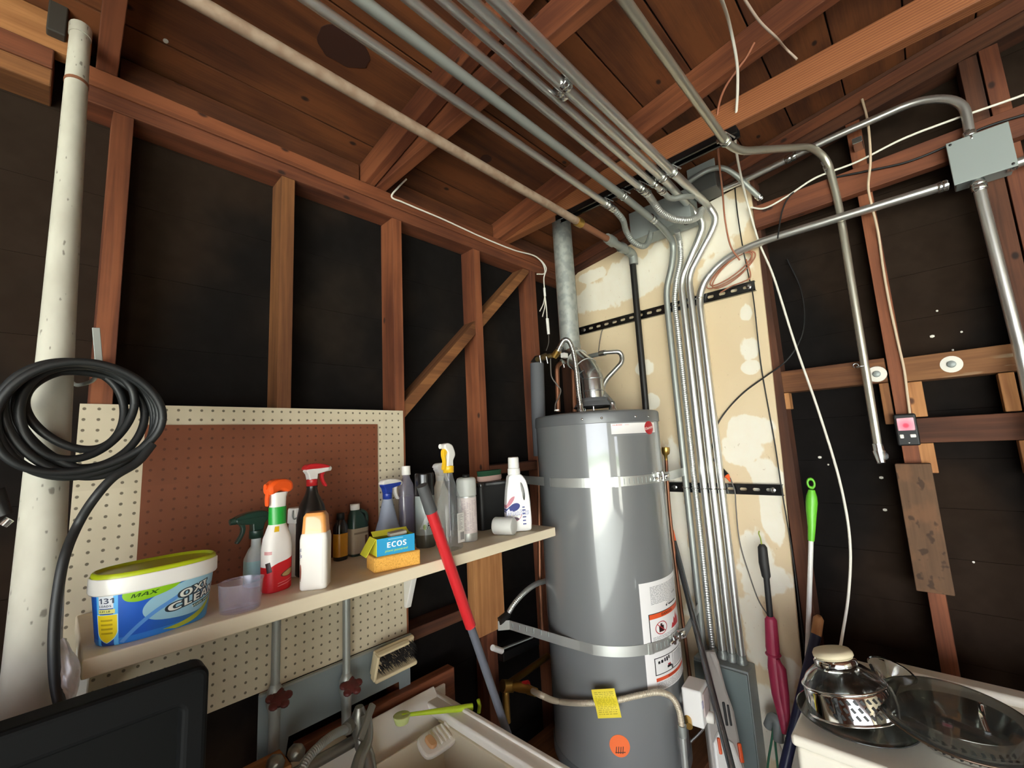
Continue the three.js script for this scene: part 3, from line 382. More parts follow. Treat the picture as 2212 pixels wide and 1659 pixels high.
// ---------- water heater ----------
const TX = 1.668, TZ = -1.075, TR = .268;
const ang = (d) => THREE.MathUtils.degToRad(d), onTank = (d, y, r = TR) => [TX + Math.cos(ang(d)) * r, y, TZ + Math.sin(ang(d)) * r];
{
  const st = T('heater_stand', 'plywood platform box under the grey water heater', 'stand', [TX, 0, TZ]);
  P(st, 'platform_top', box(1.36, 1.97, .425, .449, -1.38, -.77), W.ochre); P(st, 'side_panel', box(1.38, 1.40, 0, .424, -1.36, -.79), W.ochre); P(st, 'side_panel', box(1.93, 1.95, 0, .424, -1.36, -.79), W.ochre); P(st, 'front_panel', box(1.401, 1.929, 0, .424, -.81, -.79), W.ochre);
  const t = T('water_heater', 'tall grey cylindrical gas water heater strapped in the corner', 'water heater', [TX, .45, TZ]);
  const A = (g) => g.translate(TX, 0, TZ);
  P(t, 'jacket', A(lathe([[0, .45], [.262, .45], [.268, .458], [.268, 1.752]], 72)), M.tank);
  P(t, 'top_pan', A(lathe([[.268, 1.744], [.2715, 1.746], [.2715, 1.782], [.268, 1.789], [.262, 1.791], [.20, 1.799], [0, 1.802]], 72)), M.tankLid);
  for (const d of [158, 142, 112, 96]) P(t, 'rim_screw', turnTo(lathe([[0, .003], [.004, .002], [.005, 0]], 10), [0, 1, 0], [Math.cos(ang(d)), 0, Math.sin(ang(d))], onTank(d, 1.763, .2715)), M.steel);
  P(t, 'base_ring', A(lathe([[.268, .45], [.272, .452], [.272, .49], [.268, .492]], 72)), M.tankLid);
  // labels
  const brandTex = canvasTex(1024, 340, (g, w, h) => {
    g.fillStyle = '#7a7c7d'; g.fillRect(0, 0, w, h); const q = g.createLinearGradient(0, 40, 0, 300); q.addColorStop(0, '#f4f1ee'); q.addColorStop(1, '#dcd8d6'); g.fillStyle = q; g.fillRect(0, 40, w, 260); g.fillStyle = '#5c5e60'; g.fillRect(0, 292, w, 10);
    g.fillStyle = '#c8303a'; g.font = 'italic bold 46px sans-serif'; g.fillText('CLASSIC', 26, 92); g.font = '30px sans-serif'; g.globalAlpha = .5; g.fillText('SERIES', 250, 90); g.globalAlpha = 1;
    g.fillStyle = '#b3242c'; g.beginPath(); g.ellipse(815, 172, 135, 162, 0, 0, 7); g.fill(); g.fillStyle = '#f0dcd8'; g.font = 'italic bold 92px serif'; g.save(); g.translate(815, 205); g.rotate(-.22); g.textAlign = 'center'; g.fillText('Rheem', 0, 0); g.restore();
  });
  P(t, 'maker_label', patch(TX, TZ, TR, 134.9, 86, 1.690, 1.7455, 24), printed(brandTex, .35), 'white label with red lettering and red oval emblem');
  const warnTex = canvasTex(640, 1280, (g, w, h) => {
    g.fillStyle = '#eceae8'; g.fillRect(0, 0, w, h); g.fillStyle = '#8c8c8e';
    for (let y = 60; y < 330; y += 13) for (let x = 110; x < 590;) { const l = 8 + rnd() * 46; if (x + l < 600 && !(y > 270 && x < 300)) g.fillRect(x, y, l, 6); x += l + 7; }
    g.fillStyle = '#333'; g.font = 'bold 30px sans-serif'; g.fillText('40 GAL', 430, 235); g.fillRect(300, 320, 22, 24); g.fillRect(345, 326, 170, 16);
    g.strokeStyle = '#1b1b1b'; g.lineWidth = 9; g.strokeRect(75, 385, 500, 440); g.fillStyle = '#e2582c'; g.fillRect(80, 390, 490, 56); g.fillStyle = '#2a1a14'; g.font = 'bold 44px sans-serif'; g.fillText('\u25B2 DANGER', 190, 434);
    g.strokeStyle = '#b4343a'; g.lineWidth = 9; g.beginPath(); g.arc(210, 570, 72, 0, 7); g.stroke(); g.fillStyle = '#3a1a1c'; g.fillRect(178, 545, 62, 72); g.fillRect(196, 520, 26, 30); g.beginPath(); g.moveTo(160, 520); g.lineTo(262, 622); g.stroke();
    g.fillStyle = '#c7323a'; g.beginPath(); g.moveTo(360, 640); for (const [x, y] of [[385, 575], [405, 598], [425, 520], [450, 560], [480, 470], [500, 560], [525, 530], [535, 640]]) g.lineTo(x, y); g.fill();
    g.fillStyle = '#9a9a9c'; for (let y = 660; y < 810; y += 14) for (let x = 100; x < 550;) { const l = 8 + rnd() * 40; if (x + l < 556) g.fillRect(x, y, l, 6); x += l + 6; }
    g.strokeStyle = '#1b1b1b'; g.strokeRect(95, 905, 480, 190); g.fillStyle = '#1c1c1e'; for (const [x, y, a, b] of [[130, 945, 24, 30], [165, 940, 26, 34], [205, 930, 18, 40], [232, 925, 22, 48], [262, 918, 18, 40], [240, 1030, 60, 26], [300, 1045, 20, 44]]) g.fillRect(x, y, a, b); g.fillStyle = '#a8303a'; g.fillRect(250, 1010, 40, 20); g.fillStyle = '#1b1b1b'; g.fillRect(325, 910, 5, 180); g.fillStyle = '#8f8f92'; for (let y = 930; y < 1080; y += 15) g.fillRect(345, y, 150 + rnd() * 60, 7);
    g.fillStyle = '#df5530'; g.fillRect(95, 1130, 480, 40); g.fillStyle = '#7a2a18'; g.font = 'bold 32px sans-serif'; g.fillText('WARNING', 240, 1162); g.fillStyle = '#9b9994'; for (let y = 1185; y < 1265; y += 14) for (let x = 100; x < 560;) { const l = 8 + rnd() * 46; g.fillRect(x, y, Math.min(l, 570 - x), 6); x += l + 6; }
  });
  P(t, 'warning_label', patch(TX, TZ, TR, 123.2, 66, .768, 1.143, 24), printed(warnTex, .4), 'white warning label with orange bars and pictograms');
  const orTex = canvasTex(128, 128, (g) => { g.fillStyle = '#e8692c'; g.fillRect(0, 0, 128, 128); g.strokeStyle = '#4a2410'; g.lineWidth = 5; for (const x of [44, 58, 72, 86]) { g.beginPath(); g.moveTo(x, 66 + rnd() * 12); g.lineTo(x - 6, 108); g.stroke(); } g.beginPath(); g.moveTo(34, 104); g.lineTo(98, 98); g.stroke(); });
  { const g = new THREE.CircleGeometry(.5, 40), p = g.attributes.position; for (let i = 0; i < p.count; i++) { const a = ang(148.3 - p.getX(i) * 15), r = TR + .0012; p.setXYZ(i, TX + Math.cos(a) * r, .608 + p.getY(i) * .072, TZ + Math.sin(a) * r); } g.computeVertexNormals(); P(t, 'round_sticker', g, printed(orTex, .5), 'round orange sticker'); }
  // draft hood and legs
  P(t, 'draft_hood', A(lathe([[.088, 1.828], [.088, 1.834], [.074, 1.85], [.07, 1.852], [.07, 1.866], [.052, 1.868], [.052, 1.855]], 40)), M.tankLid); P(t, 'hood_skirt', A(lathe([[.05, 1.829], [.092, 1.825], [.094, 1.828]], 40)), M.black);
  for (const d of [70, 150, 200, 290]) { const p = onTank(d, 1.80, .07); P(t, 'hood_leg', cyl(p, [p[0], 1.832, p[2]], .004, .004, 8), M.steel); }
  for (const d of [175, 96]) { const p = onTank(d, 1.80, d > 100 ? .125 : .10); P(t, 'water_nipple', sweep([[p[0], 1.80, p[2]], [p[0], 1.815, p[2]], [p[0], 1.816, p[2]], [p[0], 1.836, p[2]]].map(V), (q, i) => [.017, .017, .0125, .0125][i], 12), M.steel); }
  P(t, 'relief_plug', cyl([1.48,1.818,-1.143], [[1.48,1.818,-1.143]][0].map((v, i) => i === 1 ? 1.812 : v), .011), M.white);
  // gas control valve
  const gv = P(t, 'gas_control', tilt(box(-.05, .05, -.062, .062, 0, .07, .008)), M.white, 'white gas control valve');
  function tilt(g) { g.applyMatrix4(new THREE.Matrix4().makeRotationY(ang(90 - 84))); g.translate(...onTank(84, .70, .285)); return g; }
  P(gv, 'control_plate', tilt(box(-.034, .034, -.028, .05, .0695, .0745, .004)), std({ color: 0xb9a8a4, roughness: .5 })); P(gv, 'knob', tilt(lathe([[0, .024], [.018, .022], [.02, 0]], 20).rotateX(Math.PI / 2).translate(.004, -.042, .07)), M.whiteMat); P(gv, 'knob_window', tilt(box(-.048, -.03, .005, .03, .0695, .072, .002)), col(0xb7b3c8, .4));
  P(gv, 'mounting_stem', cyl(onTank(84, .70, .26), onTank(84, .70, .29), .02), M.galvDull); P(gv, 'gas_inlet', cyl(onTank(92, .66, .30), onTank(99, .655, .325), .012), M.brass); P(gv, 'burner_tube', cord([onTank(80, .642, .33), onTank(78, .60, .33), onTank(80, .54, .28)], .004, 20), M.steel);
}
// straps
function tankStrap(label, y, a0, a1, pre, post, hot) {
  const t = T('earthquake_strap', label, 'strap', onTank(a0, y)); const path = [...pre.map(V)]; for (let i = 0; i <= 40; i++) path.push(V(onTank(a0 + (a1 - a0) * i / 40, y, TR + .002))); path.push(...post.map(V));
  P(t, 'steel_band', band(path, .036, .0022), M.galv);
  for (let i = 0; i < 9; i++) { const a = ang(hot - i * 4.2), g = box(-.0012, .0012, -.011, .011, 0, .0012, 0); g.rotateY(Math.PI / 2 - a); g.translate(TX + Math.cos(a) * (TR + .0032), y, TZ + Math.sin(a) * (TR + .0032)); P(t, 'slot', g, M.boxGrey); }
  if (pre.length > 3) for (let i = 0; i < 6; i++) { const k = i / 6, z = -1.345 + k * .2, x = 1.3455 + (k * .2 + .015) / .24 * .04; P(t, 'slot', box(x - .0035, x - .0012, y + .012, y + .030, z - .002, z + .002, 0), M.boxGrey); }
  const e = a1 + 9; for (const [d, r, l] of [[e, .278, .03], [e - 7, .282, .026]]) P(t, 'tension_lug', [cyl(onTank(d, y - .012, r), onTank(d, y + .014, r + .004), .008, .008, 6), cyl(onTank(d, y + .016, r), onTank(d, y + .022, r), .006, .006, 6)], M.chrome);
  P(t, 'tension_bolt', cyl(onTank(e + 6, y - .002, .282), onTank(e - 17, y + .004, .292), .005, .005, 8), M.chrome); P(t, 'bolt_nut', cyl(onTank(e - 11, y + .002, .287), onTank(e - 14, y + .003, .29), .010, .010, 6), M.chrome);
  P(t, 'strap_end', band([V(onTank(hot + 4, y, TR + .0045)), V(onTank(hot + 1, y, TR + .005)), V(onTank(hot - 1, y, TR + .004))], .038, .003), M.galv);
  return t;
}
tankStrap('upper galvanised steel strap round the water heater, behind the white detergent bottle', 1.518, 196, 84, [[1.50, 1.518, -1.425], [1.42, 1.518, -1.16], [1.406, 1.518, -1.135]], [[1.74, 1.518, -.79], [2.075, 1.51, -.86]], 132);
tankStrap('lower galvanised steel strap running from the wooden post round the water heater', .918, 163, 84, [[1.30, .945, -1.383], [1.345, .94, -1.36], [1.385, .925, -1.12], [1.402, .92, -1.05]], [[1.74, .918, -.79], [2.075, .91, -.86]], 116);
// vent, hoses, pipes over the heater
{
  const t = T('vent_pipe', 'spangled galvanised vent pipe rising from the water heater top to the roof', 'vent pipe', [1.75, 2.1, -1.24]);
  P(t, 'upright_duct', sweep([[1.75, 2.10, -1.24], [1.75, 2.12, -1.24], [1.75, 2.92, -1.24]].map(V), .049, 28), mottled);
  P(t, 'elbow', sweep([[TX, 1.862, TZ], [TX, 1.965, TZ], [1.672, 1.97, -1.083], [1.69, 2.02, -1.12], [1.693, 2.026, -1.126], [1.722, 2.072, -1.185], [1.727, 2.078, -1.194], [1.748, 2.108, -1.236], [1.75, 2.15, -1.24]].map(V), (q, i) => [.05, .05, .053, .053, .050, .050, .053, .052, .051][i], 28), M.steel, 'shiny segmented elbow');
  for (const [p, d] of [[[1.69, 2.02, -1.12], [.22, .75, -.62]], [[1.722, 2.072, -1.185], [.3, .66, -.68]], [[1.678, 1.985, -1.094], [.1, .9, -.3]]]) P(t, 'gore_seam', turnTo(ring(.052, .003, 36, 8), [0, 0, 1], d, p), M.galv);
  for (const y of [1.90, 1.955]) P(t, 'crimp_bead', ring(.0505, .003, 36, 8).rotateX(Math.PI / 2).translate(TX, y, TZ), M.steel); P(t, 'duct_tape', sweep([[1.75, 2.105, -1.24], [1.75, 2.155, -1.24]].map(V), .0515, 28), M.galvDull); P(t, 'duct_screw', cyl([1.70, 1.94, -1.04], [1.694, 1.94, -1.035], .005, .004, 8), M.chrome);
  const h1 = T('water_connector', 'braided stainless hose arching up from the left of the tank top to a valve', 'hose', onTank(175, 1.83, .125));
  P(h1, 'braided_hose', flex(curve([onTank(175, 1.835, .125), [1.538,1.882,-1.065], [1.538,1.983,-1.068], [1.518,2.073,-1.065], [1.498,2.11,-1.069], [1.478,2.111,-1.076], [1.458,2.084,-1.086], [1.449,2.053,-1.099]], 60), .0115, .005), M.steel); P(h1, 'end_nut', cyl([1.449,2.063,-1.09], [1.447,2.043,-1.115], .015, .015, 8), M.brass);
  const h2 = T('water_connector', 'braided stainless hose looping right of the flue against the drywall', 'hose', onTank(96, 1.83, .10));
  P(h2, 'braided_hose', flex(bent([onTank(96, 1.835, .10), [1.72,1.901,-1.061], [1.76,1.95,-1.067], [1.84,2.043,-1.006], [1.85,2.096,-1.019], [1.84,2.104,-1.102]], .035), .0115, .005), M.steel); P(h2, 'copper_stub', cyl([1.84,2.103,-1.097], [1.86,2.106,-1.207], .011), M.galvDull); P(h2, 'end_nut', cyl([1.84,2.103,-1.097], [1.845,2.105,-1.132], .015, .015, 8), M.steel);
  P(h2, 'supply_pipe', pipe([[1.86,2.107,-1.199], [1.93, 2.07, -1.36], [1.95, 1.2, -1.40]], .011, .04), M.copper);
  const v = T('valve_manifold', 'cluster of valves and copper pipes at the left of the water heater top', 'valve', [1.727,1.826,-1.3]);
  P(v, 'copper_riser', pipe([[1.693,1.826,-1.3], [1.707,2.058,-1.3], [1.798,2.104,-1.3], [1.852,2.113,-1.25]], .011, .03), M.copper); P(v, 'copper_riser', pipe([[1.909,1.835,-1.36], [1.931,2.116,-1.36]], .014, .03), M.copper);
  P(v, 'valve_body', sweep([[1.591,2.084,-1.33], [1.665,2.107,-1.33], [1.656,2.104,-1.32], [1.7,2.112,-1.31], [1.761,2.126,-1.3]].map(V), (q, i) => [.012, .018, .012, .012, .014][i], 12), std({ color: 0x83704a, roughness: .4, metalness: .8 })); P(v, 'valve_handle', box(...axisBox([1.653,2.088,-1.21], .016, .012, .012), .004), M.white);
  for (const [a, b] of [[[1.59,2.099,-1.31], [1.594,2.063,-1.31]], [[1.64,2.1,-1.31], [1.647,2.066,-1.31]], [[1.76,2.088,-1.3], [1.768,2.055,-1.3]], [[1.803,2.09,-1.29], [1.791,2.06,-1.29]]]) P(v, 'clamp_bolt', cyl(a, b, .0035, .0035, 8), M.steel);
  P(v, 'ground_clamp', sweep([[1.744,2.081,-1.3], [1.769,2.09,-1.28], [1.787,2.098,-1.26]].map(V), .015, 10), M.galvDull);
  function axisBox(p, a, b, c) { return [p[0] - a, p[0] + a, p[1] - b, p[1] + b, p[2] - c, p[2] + c]; }
  wire('ground_wire', 'thin grey ground wire curling down from the valves to the tank top', 'wire', [[1.672,2.092,-1.31], [1.656,2.03,-1.3], [1.647,1.994,-1.29], [1.674,1.955,-1.28], [1.685,1.932,-1.27], [1.666,1.894,-1.27], [1.624,1.86,-1.26], [1.605,1.833,-1.25]], .003, M.wireGrey);
  wire('ground_wire', 'grey bonding wire rising across the drywall to the upper slotted rail', 'wire', [[2,2.157,-1.234], [2.06,2.242,-1.252], [2.07,2.289,-1.239], [2.076,2.319,-1.172], [2.078,2.326,-1.101], [2.07,2.34,-1.001]], .0028, M.wireGrey);
  const ip = T('insulated_pipe', 'pipe wrapped in dark grey foam insulation at the left of the water heater', 'pipe', [1.60, .9, -1.36]);
  P(ip, 'foam_sleeve', sweep([[1.625,2.07,-1.36], [1.611,1.807,-1.36], [1.61,1.618,-1.36]].map(V), (q, i) => .034, 22), col(0x57595d, .7)); P(ip, 'foam_elbow', sweep([[1.625,2.068,-1.36], [1.63,2.092,-1.35], [1.635,2.098,-1.33]].map(V), (q, i) => [.034, .026, .014][i], 18), M.blackIron);
  P(ip, 'copper_leg', pipe([[1.609,1.629,-1.37], [1.576,1.082,-1.38], [1.582,0.818,-1.39]], .0095, .02), M.copper, 'bare copper leg');
  // gas flex line in front of the tank
  const gf = T('gas_connector', 'ivory corrugated gas hose bowing across the front of the water heater', 'hose', [1.597,0.612,-0.773]);
  P(gf, 'hose', flex(curve([[1.311,0.748,-1.22], [1.233,0.802,-1.1], [1.379,0.704,-1.154], [1.376,0.74,-1.033], [1.408,0.765,-0.935], [1.468,0.785,-0.858], [1.529,0.785,-0.809], [1.566,0.761,-0.782], [1.579,0.719,-0.768], [1.578,0.669,-0.763]], 90), .0105, .006), std({ color: 0xc9bda6, roughness: .45, metalness: .3 }));
  P(gf, 'end_nut', cyl([1.579,0.674,-0.762], [1.578,0.637,-0.763], .016, .014, 8), M.galvDull); P(gf, 'nipple', cyl([1.578,0.639,-0.763], [1.575,0.51,-0.764], .011), M.galv); P(gf, 'start_nut', cyl([1.312,0.744,-1.24], [1.309,0.749,-1.2], .017, .015, 8), M.brass);
  const tg = T('hang_tag', 'yellow paper tag folded over the ivory gas hose', 'tag', [1.38,0.763,-0.955]);
  { const a = [1.366,0.804,-0.986], b = [1.399,0.819,-0.911], g = new THREE.PlaneGeometry(1, 1, 4, 10), p = g.attributes.position; for (let i = 0; i < p.count; i++) { const s = p.getX(i) + .5, q = .5 - p.getY(i); const o = .008 * Math.sin(q * 7) + .006 * q; p.setXYZ(i, a[0] + (b[0] - a[0]) * s - .8 * o + .012 * q, a[1] + (b[1] - a[1]) * s - q * .088, a[2] + (b[2] - a[2]) * s + .55 * o + .012 * q); } g.computeVertexNormals();
    P(tg, 'tag_paper', g, printed(canvasTex(128, 192, (c) => { c.fillStyle = '#e3cf33'; c.fillRect(0, 0, 128, 192); c.fillStyle = '#a5951c'; for (let y = 16; y < 180; y += 11) for (let x = 12; x < 110;) { const l = 5 + rnd() * 20; c.fillRect(x, y, Math.min(l, 116 - x), 4); x += l + 5; } }), .6)); }
  const gc = T('gas_stub', 'brass gas stub with a red shutoff handle low beside the wooden post', 'valve', [1.271,0.741,-1.33]);
  P(gc, 'stub_pipe', pipe([[1.608,0.715,-1.39], [1.382,0.727,-1.36], [1.276,0.744,-1.33], [1.277,0.614,-1.33]], .014, .03), M.brass); P(gc, 'shutoff_body', sweep([[1.259,0.751,-1.33], [1.307,0.734,-1.32], [1.3,0.74,-1.31], [1.321,0.735,-1.29], [1.322,0.74,-1.24]].map(V), (q, i) => [.022, .022, .016, .02, .015][i], 12), M.brass); P(gc, 'handle', cyl([1.326,0.739,-1.28], [1.334,0.745,-1.26], .018, .018, 10), M.red);
  const fw = T('armored_cable', 'short armoured cable curving from the wooden post to behind the tank', 'cable', [1.345,0.962,-1.38]);
  P(fw, 'armor', flex(curve([[1.354,0.972,-1.38], [1.376,1.012,-1.36], [1.426,1.043,-1.35], [1.503,1.059,-1.35], [1.602,1.051,-1.36]], 50), .0115, .007), M.galv); P(fw, 'connector', cyl([1.304,0.962,-1.38], [1.357,0.973,-1.38], .016, .016, 10), M.blackIron);
  const bb = T('wall_bracket', 'black steel wall bracket with a pale bolt end beside the wooden post', 'bracket', [1.283,0.855,-1.36]);
  P(bb, 'bracket_arm', beam([1.287,0.839,-1.36], [1.509,0.827,-1.36], [0, 0, 1], .035, .03, .003), M.blackGloss); P(bb, 'bracket_web', beam([1.28,0.874,-1.345], [1.464,0.857,-1.345], [0, 0, 1], .006, .012, .002), M.boxGrey); P(bb, 'bolt_end', cyl([1.216,0.905,-1.33], [1.274,0.87,-1.34], .011, .011, 12), M.white);
  const bz = T('hose_nozzle', 'brass garden nozzle on a thin dark wand standing right of the tank', 'nozzle', [1.955, .45, -.86]);
  P(bz, 'nozzle_head', sweep([[1.98,1.629,-0.902], [1.98,1.616,-0.903], [1.98,1.599,-0.905], [1.98,1.59,-0.906], [1.98,1.565,-0.906]].map(V), (q, i) => [.017, .019, .017, .008, .007][i], 14), M.brass); P(bz, 'wand', cord([[1.98,1.569,-0.906], [1.98,1.428,-0.912], [1.98,1.282,-0.914], [1.975, .46, -.89]], .008, 30), M.copper);
  const po = T('extension_pole', 'dark metal pole with an orange tip leaning between the tank and the uprights', 'pole', [1.66, 0, -.56]);
  { const a = [2.02,1.191,-0.926], b = [1.62,0.569,-0.621]; const e = b.map((v, i) => a[i] + (v - a[i]) * 1.0), f = [a[0] + (b[0] - a[0]) * (a[1] / (a[1] - b[1])), .0, a[2] + (b[2] - a[2]) * (a[1] / (a[1] - b[1]))]; P(po, 'shaft', cyl(a, f, .0125), std({ color: 0x808488, roughness: .24, metalness: .9 })); P(po, 'tip', cyl([2.03,1.241,-0.936], a, .009, .011), M.orange); }
}
// ---------- pegboard, shelf and what is on it ----------
{
  const pegTex = (a, b, hole, s) => canvasTex(1024, 1024, (g, w, h) => { const im = g.createImageData(w, h); for (let j = 0; j < h; j++) for (let i = 0; i < w; i++) { const n = fbm(i / 120, j / 120, s, 5), c = mixc(a, b, n), k = (j * w + i) * 4; im.data[k] = c[0]; im.data[k + 1] = c[1]; im.data[k + 2] = c[2]; im.data[k + 3] = 255; } g.putImageData(im, 0, 0); g.fillStyle = hole; for (let j = 0; j < 32; j++) for (let i = 0; i < 32; i++) { g.beginPath(); g.arc(i * 32 + 16, j * 32 + 16, 4.2, 0, 7); g.fill(); } });
  const board = (x0, x1, y0, y1, z0, z1, tex) => { const g = new THREE.BoxGeometry(x1 - x0, y1 - y0, z1 - z0); g.translate((x0 + x1) / 2, (y0 + y1) / 2, (z0 + z1) / 2); const p = g.attributes.position, u = g.attributes.uv; for (let i = 0; i < p.count; i++) u.setXY(i, p.getX(i) / .8128, p.getY(i) / .8128); tex.wrapS = tex.wrapT = THREE.RepeatWrapping; return g; };
  const t1 = pegTex([216, 205, 179], [196, 184, 157], '#6e6453', 401), t2 = pegTex([132, 74, 46], [112, 62, 38], '#5c301c', 411);
  const t = T('pegboard', 'beige pegboard with a brown panel mounted on it, behind the shelf', 'pegboard', [.03, 1.04, -1.425]);
  P(t, 'outer_panel', board(.03, .897, 1.04, 1.828, -1.4295, -1.4245, t1), std({ map: t1, roughness: .7 })); P(t, 'inner_panel', board(.150, .788, 1.350, 1.777, -1.4235, -1.4195, t2), std({ map: t2, roughness: .65 }), 'brown pegboard panel');
}
{
  const t = T('wall_shelf', 'cream painted shelf board loaded with cleaning bottles in front of the pegboard', 'shelf', [.7, 1.32, -1.25]);
  const SM = std({ map: dataTex(256, 128, (u, v) => mixc([240, 228, 200], [224, 209, 178], fbm(u * 6, v * 5, 501, 4)), 1, .3), roughness: .5 });
  P(t, 'shelf_board', box(.052, 1.352, 1.322, 1.355, -1.418, -1.09, .003, 0), SM);
  for (const x of [.068, .893]) { P(t, 'bracket', extr([[0, 0], [.24, 0], [.24, -.012], [.06, -.07], [.014, -.19], [0, -.19]], .022, .003).rotateY(-Math.PI / 2).translate(x, 1.3205, -1.418), M.white); }
}
function sprayer(t, y, cols, s = 1, back = 0) { // trigger head pointing along +x
  const q = (pts) => pts.map(([a, b]) => [a * s, y + b * s]);
  P(t, 'collar', lathe([[0, y], [.0155 * s, y], [.016 * s, y + .018 * s], [.013 * s, y + .02 * s], [0, y + .02 * s]], 24), cols.collar);
  P(t, 'head', extr(q([[-.012, .018], [.012, .018], [.013, .034], [.046, .040], [.050, .046], [.050, .052], [-.02, .052], [-.024, .044], [-.016, .034]]), .024 * s, .003), cols.head);
  P(t, 'shroud', extr(smoothPts(q([[-.027, .050], [-.02, .062], [.005, .066], [.04, .060], [.052, .053], [.03, .050], [0, .049]]), 30), .028 * s, .004), cols.top);
  P(t, 'trigger', extr(smoothPts(q([[.030, .040], [.026, .028], [.030, .012], [.042, -.006], [.047, -.004], [.037, .014], [.035, .028], [.040, .041]]), 30), .013 * s, .002), cols.trigger);
  P(t, 'nozzle', cyl([.049 * s, y + .048 * s, 0], [.060 * s, y + .047 * s, 0], .009 * s, .007 * s, 14), cols.nozzle || cols.head);
}
const SY = 1.3555;
{ // laundry tub
  const t = T('powder_tub', 'oval blue powder tub with a lime lid at the left end of the shelf', 'tub');
  const tex = canvasTex(2048, 640, (g, w, h) => {
    const q = g.createLinearGradient(0, 0, w, 0); for (const [s, c] of [[0, '#1d57b4'], [.36, '#1a5fc4'], [.46, '#2a62c8'], [.55, '#2b6db0'], [.66, '#5da6cc'], [.75, '#2a63ae'], [1, '#1d57b4']]) q.addColorStop(s, c); g.fillStyle = q; g.fillRect(0, 0, w, h);
    g.fillStyle = '#3ea0ee'; g.globalAlpha = .5; g.fillRect(0, 560, w, 80); g.globalAlpha = 1;
    g.fillStyle = '#9cc9dc'; g.beginPath(); g.ellipse(1200, 250, 290, 230, -.5, 0, 7); g.fill();
    g.strokeStyle = '#5f9be0'; g.lineWidth = 34; g.beginPath(); g.moveTo(800, 620); g.quadraticCurveTo(930, 400, 1110, 170); g.stroke();
    g.fillStyle = '#8fc61e'; g.beginPath(); g.moveTo(810, 20); g.lineTo(1090, 20); g.quadraticCurveTo(1040, 150, 900, 160); g.quadraticCurveTo(810, 150, 805, 60); g.fill(); g.fillStyle = '#2a5212'; g.font = 'italic bold 64px sans-serif'; g.fillText('MAX', 850, 105);
    g.fillStyle = '#b9c23c'; g.beginPath(); g.moveTo(1020, 590); g.quadraticCurveTo(1310, 540, 1410, 240); g.quadraticCurveTo(1370, 590, 1080, 630); g.fill();
    g.save(); g.translate(1190, 225); g.rotate(-.30); g.font = 'italic bold 128px sans-serif'; g.lineWidth = 26; g.strokeStyle = '#22303c'; g.fillStyle = '#ecebe2'; g.textAlign = 'center'; for (const [s, y] of [['OXI', 0], ['CLEAN', 118]]) { g.strokeText(s, 0, y); g.fillText(s, 0, y); } g.fillStyle = '#3a5a50'; g.fillRect(-60, 150, 270, 46); g.fillStyle = '#e4e6da'; g.font = 'italic bold 40px serif'; g.fillText('stain remover', 70, 186); g.restore();
    g.fillStyle = '#63c2ff'; g.fillRect(590, 0, 190, 640); g.fillStyle = '#1b4da4'; g.fillRect(625, 0, 120, 640); g.fillStyle = '#e9eef4'; g.fillRect(618, 10, 130, 175); g.fillStyle = '#39475e'; g.font = 'bold 90px sans-serif'; g.fillText('131', 618, 125); g.font = 'bold 36px sans-serif'; g.fillText('LOADS', 620, 170);
    g.fillStyle = '#e8e486'; g.fillRect(610, 196, 148, 52); g.fillStyle = '#5a5a20'; g.font = 'bold 30px sans-serif'; g.fillText('4.81 LB', 622, 232); g.fillStyle = '#f6dc1e'; g.strokeStyle = '#c9f0ff'; g.lineWidth = 14; g.beginPath(); g.moveTo(596, 268); g.lineTo(772, 268); g.lineTo(772, 470); g.quadraticCurveTo(760, 560, 684, 600); g.quadraticCurveTo(608, 560, 596, 470); g.closePath(); g.stroke(); g.fill(); g.fillStyle = '#c4a80e'; for (const y of [320, 372, 424, 476]) g.fillRect(630, y, 108, 22);
  });
  const K = .87; const wd = (s) => s.map(([y, w, ...r]) => [y, w * K, ...r]); P(t, 'tub_body', loft(wd([[0, .196, .100, 2.4], [0, .196, .100, 2.4], [.004, .200, .104, 2.4], [.094, .222, .118, 2.4]]), 56), printed(tex, .35)); P(t, 'tub_rim', loft(wd([[.090, .226, .122, 2.4], [.090, .232, .128, 2.4], [.093, .236, .130, 2.4], [.117, .236, .130, 2.4], [.119, .232, .127, 2.4]]), 56), M.white);
  const lm = plastic(0xb6c61c, .4); P(t, 'lid', loft(wd([[.119, .229, .124, 2.4], [.124, .228, .123, 2.4], [.127, .222, .118, 2.4], [.127, .216, .112, 2.4], [.122, .210, .106, 2.4]]), 56), lm);
  put(t, [.157, SY, -1.168], .14);
}
{ const t = T('scoop_cup', 'small clear lilac plastic measuring cup beside the blue tub', 'cup'); P(t, 'cup_wall', lathe([[.039, 0], [.043, .057], [.044, .058], [.0425, .058], [.0375, .003], [0, .003], [0, 0], [.039, 0]], 40), M.frosted); P(t, 'handle', box(.04, .066, .048, .053, -.006, .006, .002), M.frosted); put(t, [.300, SY, -1.14], .6); }
{ // clear bottle with dark green sprayer
  const t = T('spray_bottle', 'small translucent spray bottle with pale blue liquid and a dark green trigger', 'spray bottle'); P(t, 'bottle_body', loft([[0, .046, .046, 3], [.003, .050, .050, 3], [.068, .050, .050, 3], [.09, .034, .034, 2.4], [.098, .024, .024], [.118, .022, .022]], 32), phy({ color: 0xe2eef0, roughness: .3, transmission: .3, thickness: 0 })); P(t, 'liquid', loft([[.003, .0505, .0505, 3], [.064, .0506, .0506, 3]], 32), plastic(0xaadadb, .3), 'pale blue liquid');
  sprayer(t, .118, { collar: M.dkgreen, head: M.dkgreen, top: M.dkgreen, trigger: M.dkgreen }, 1.05); put(t, [.375, SY, -1.305], Math.PI + .1);
}
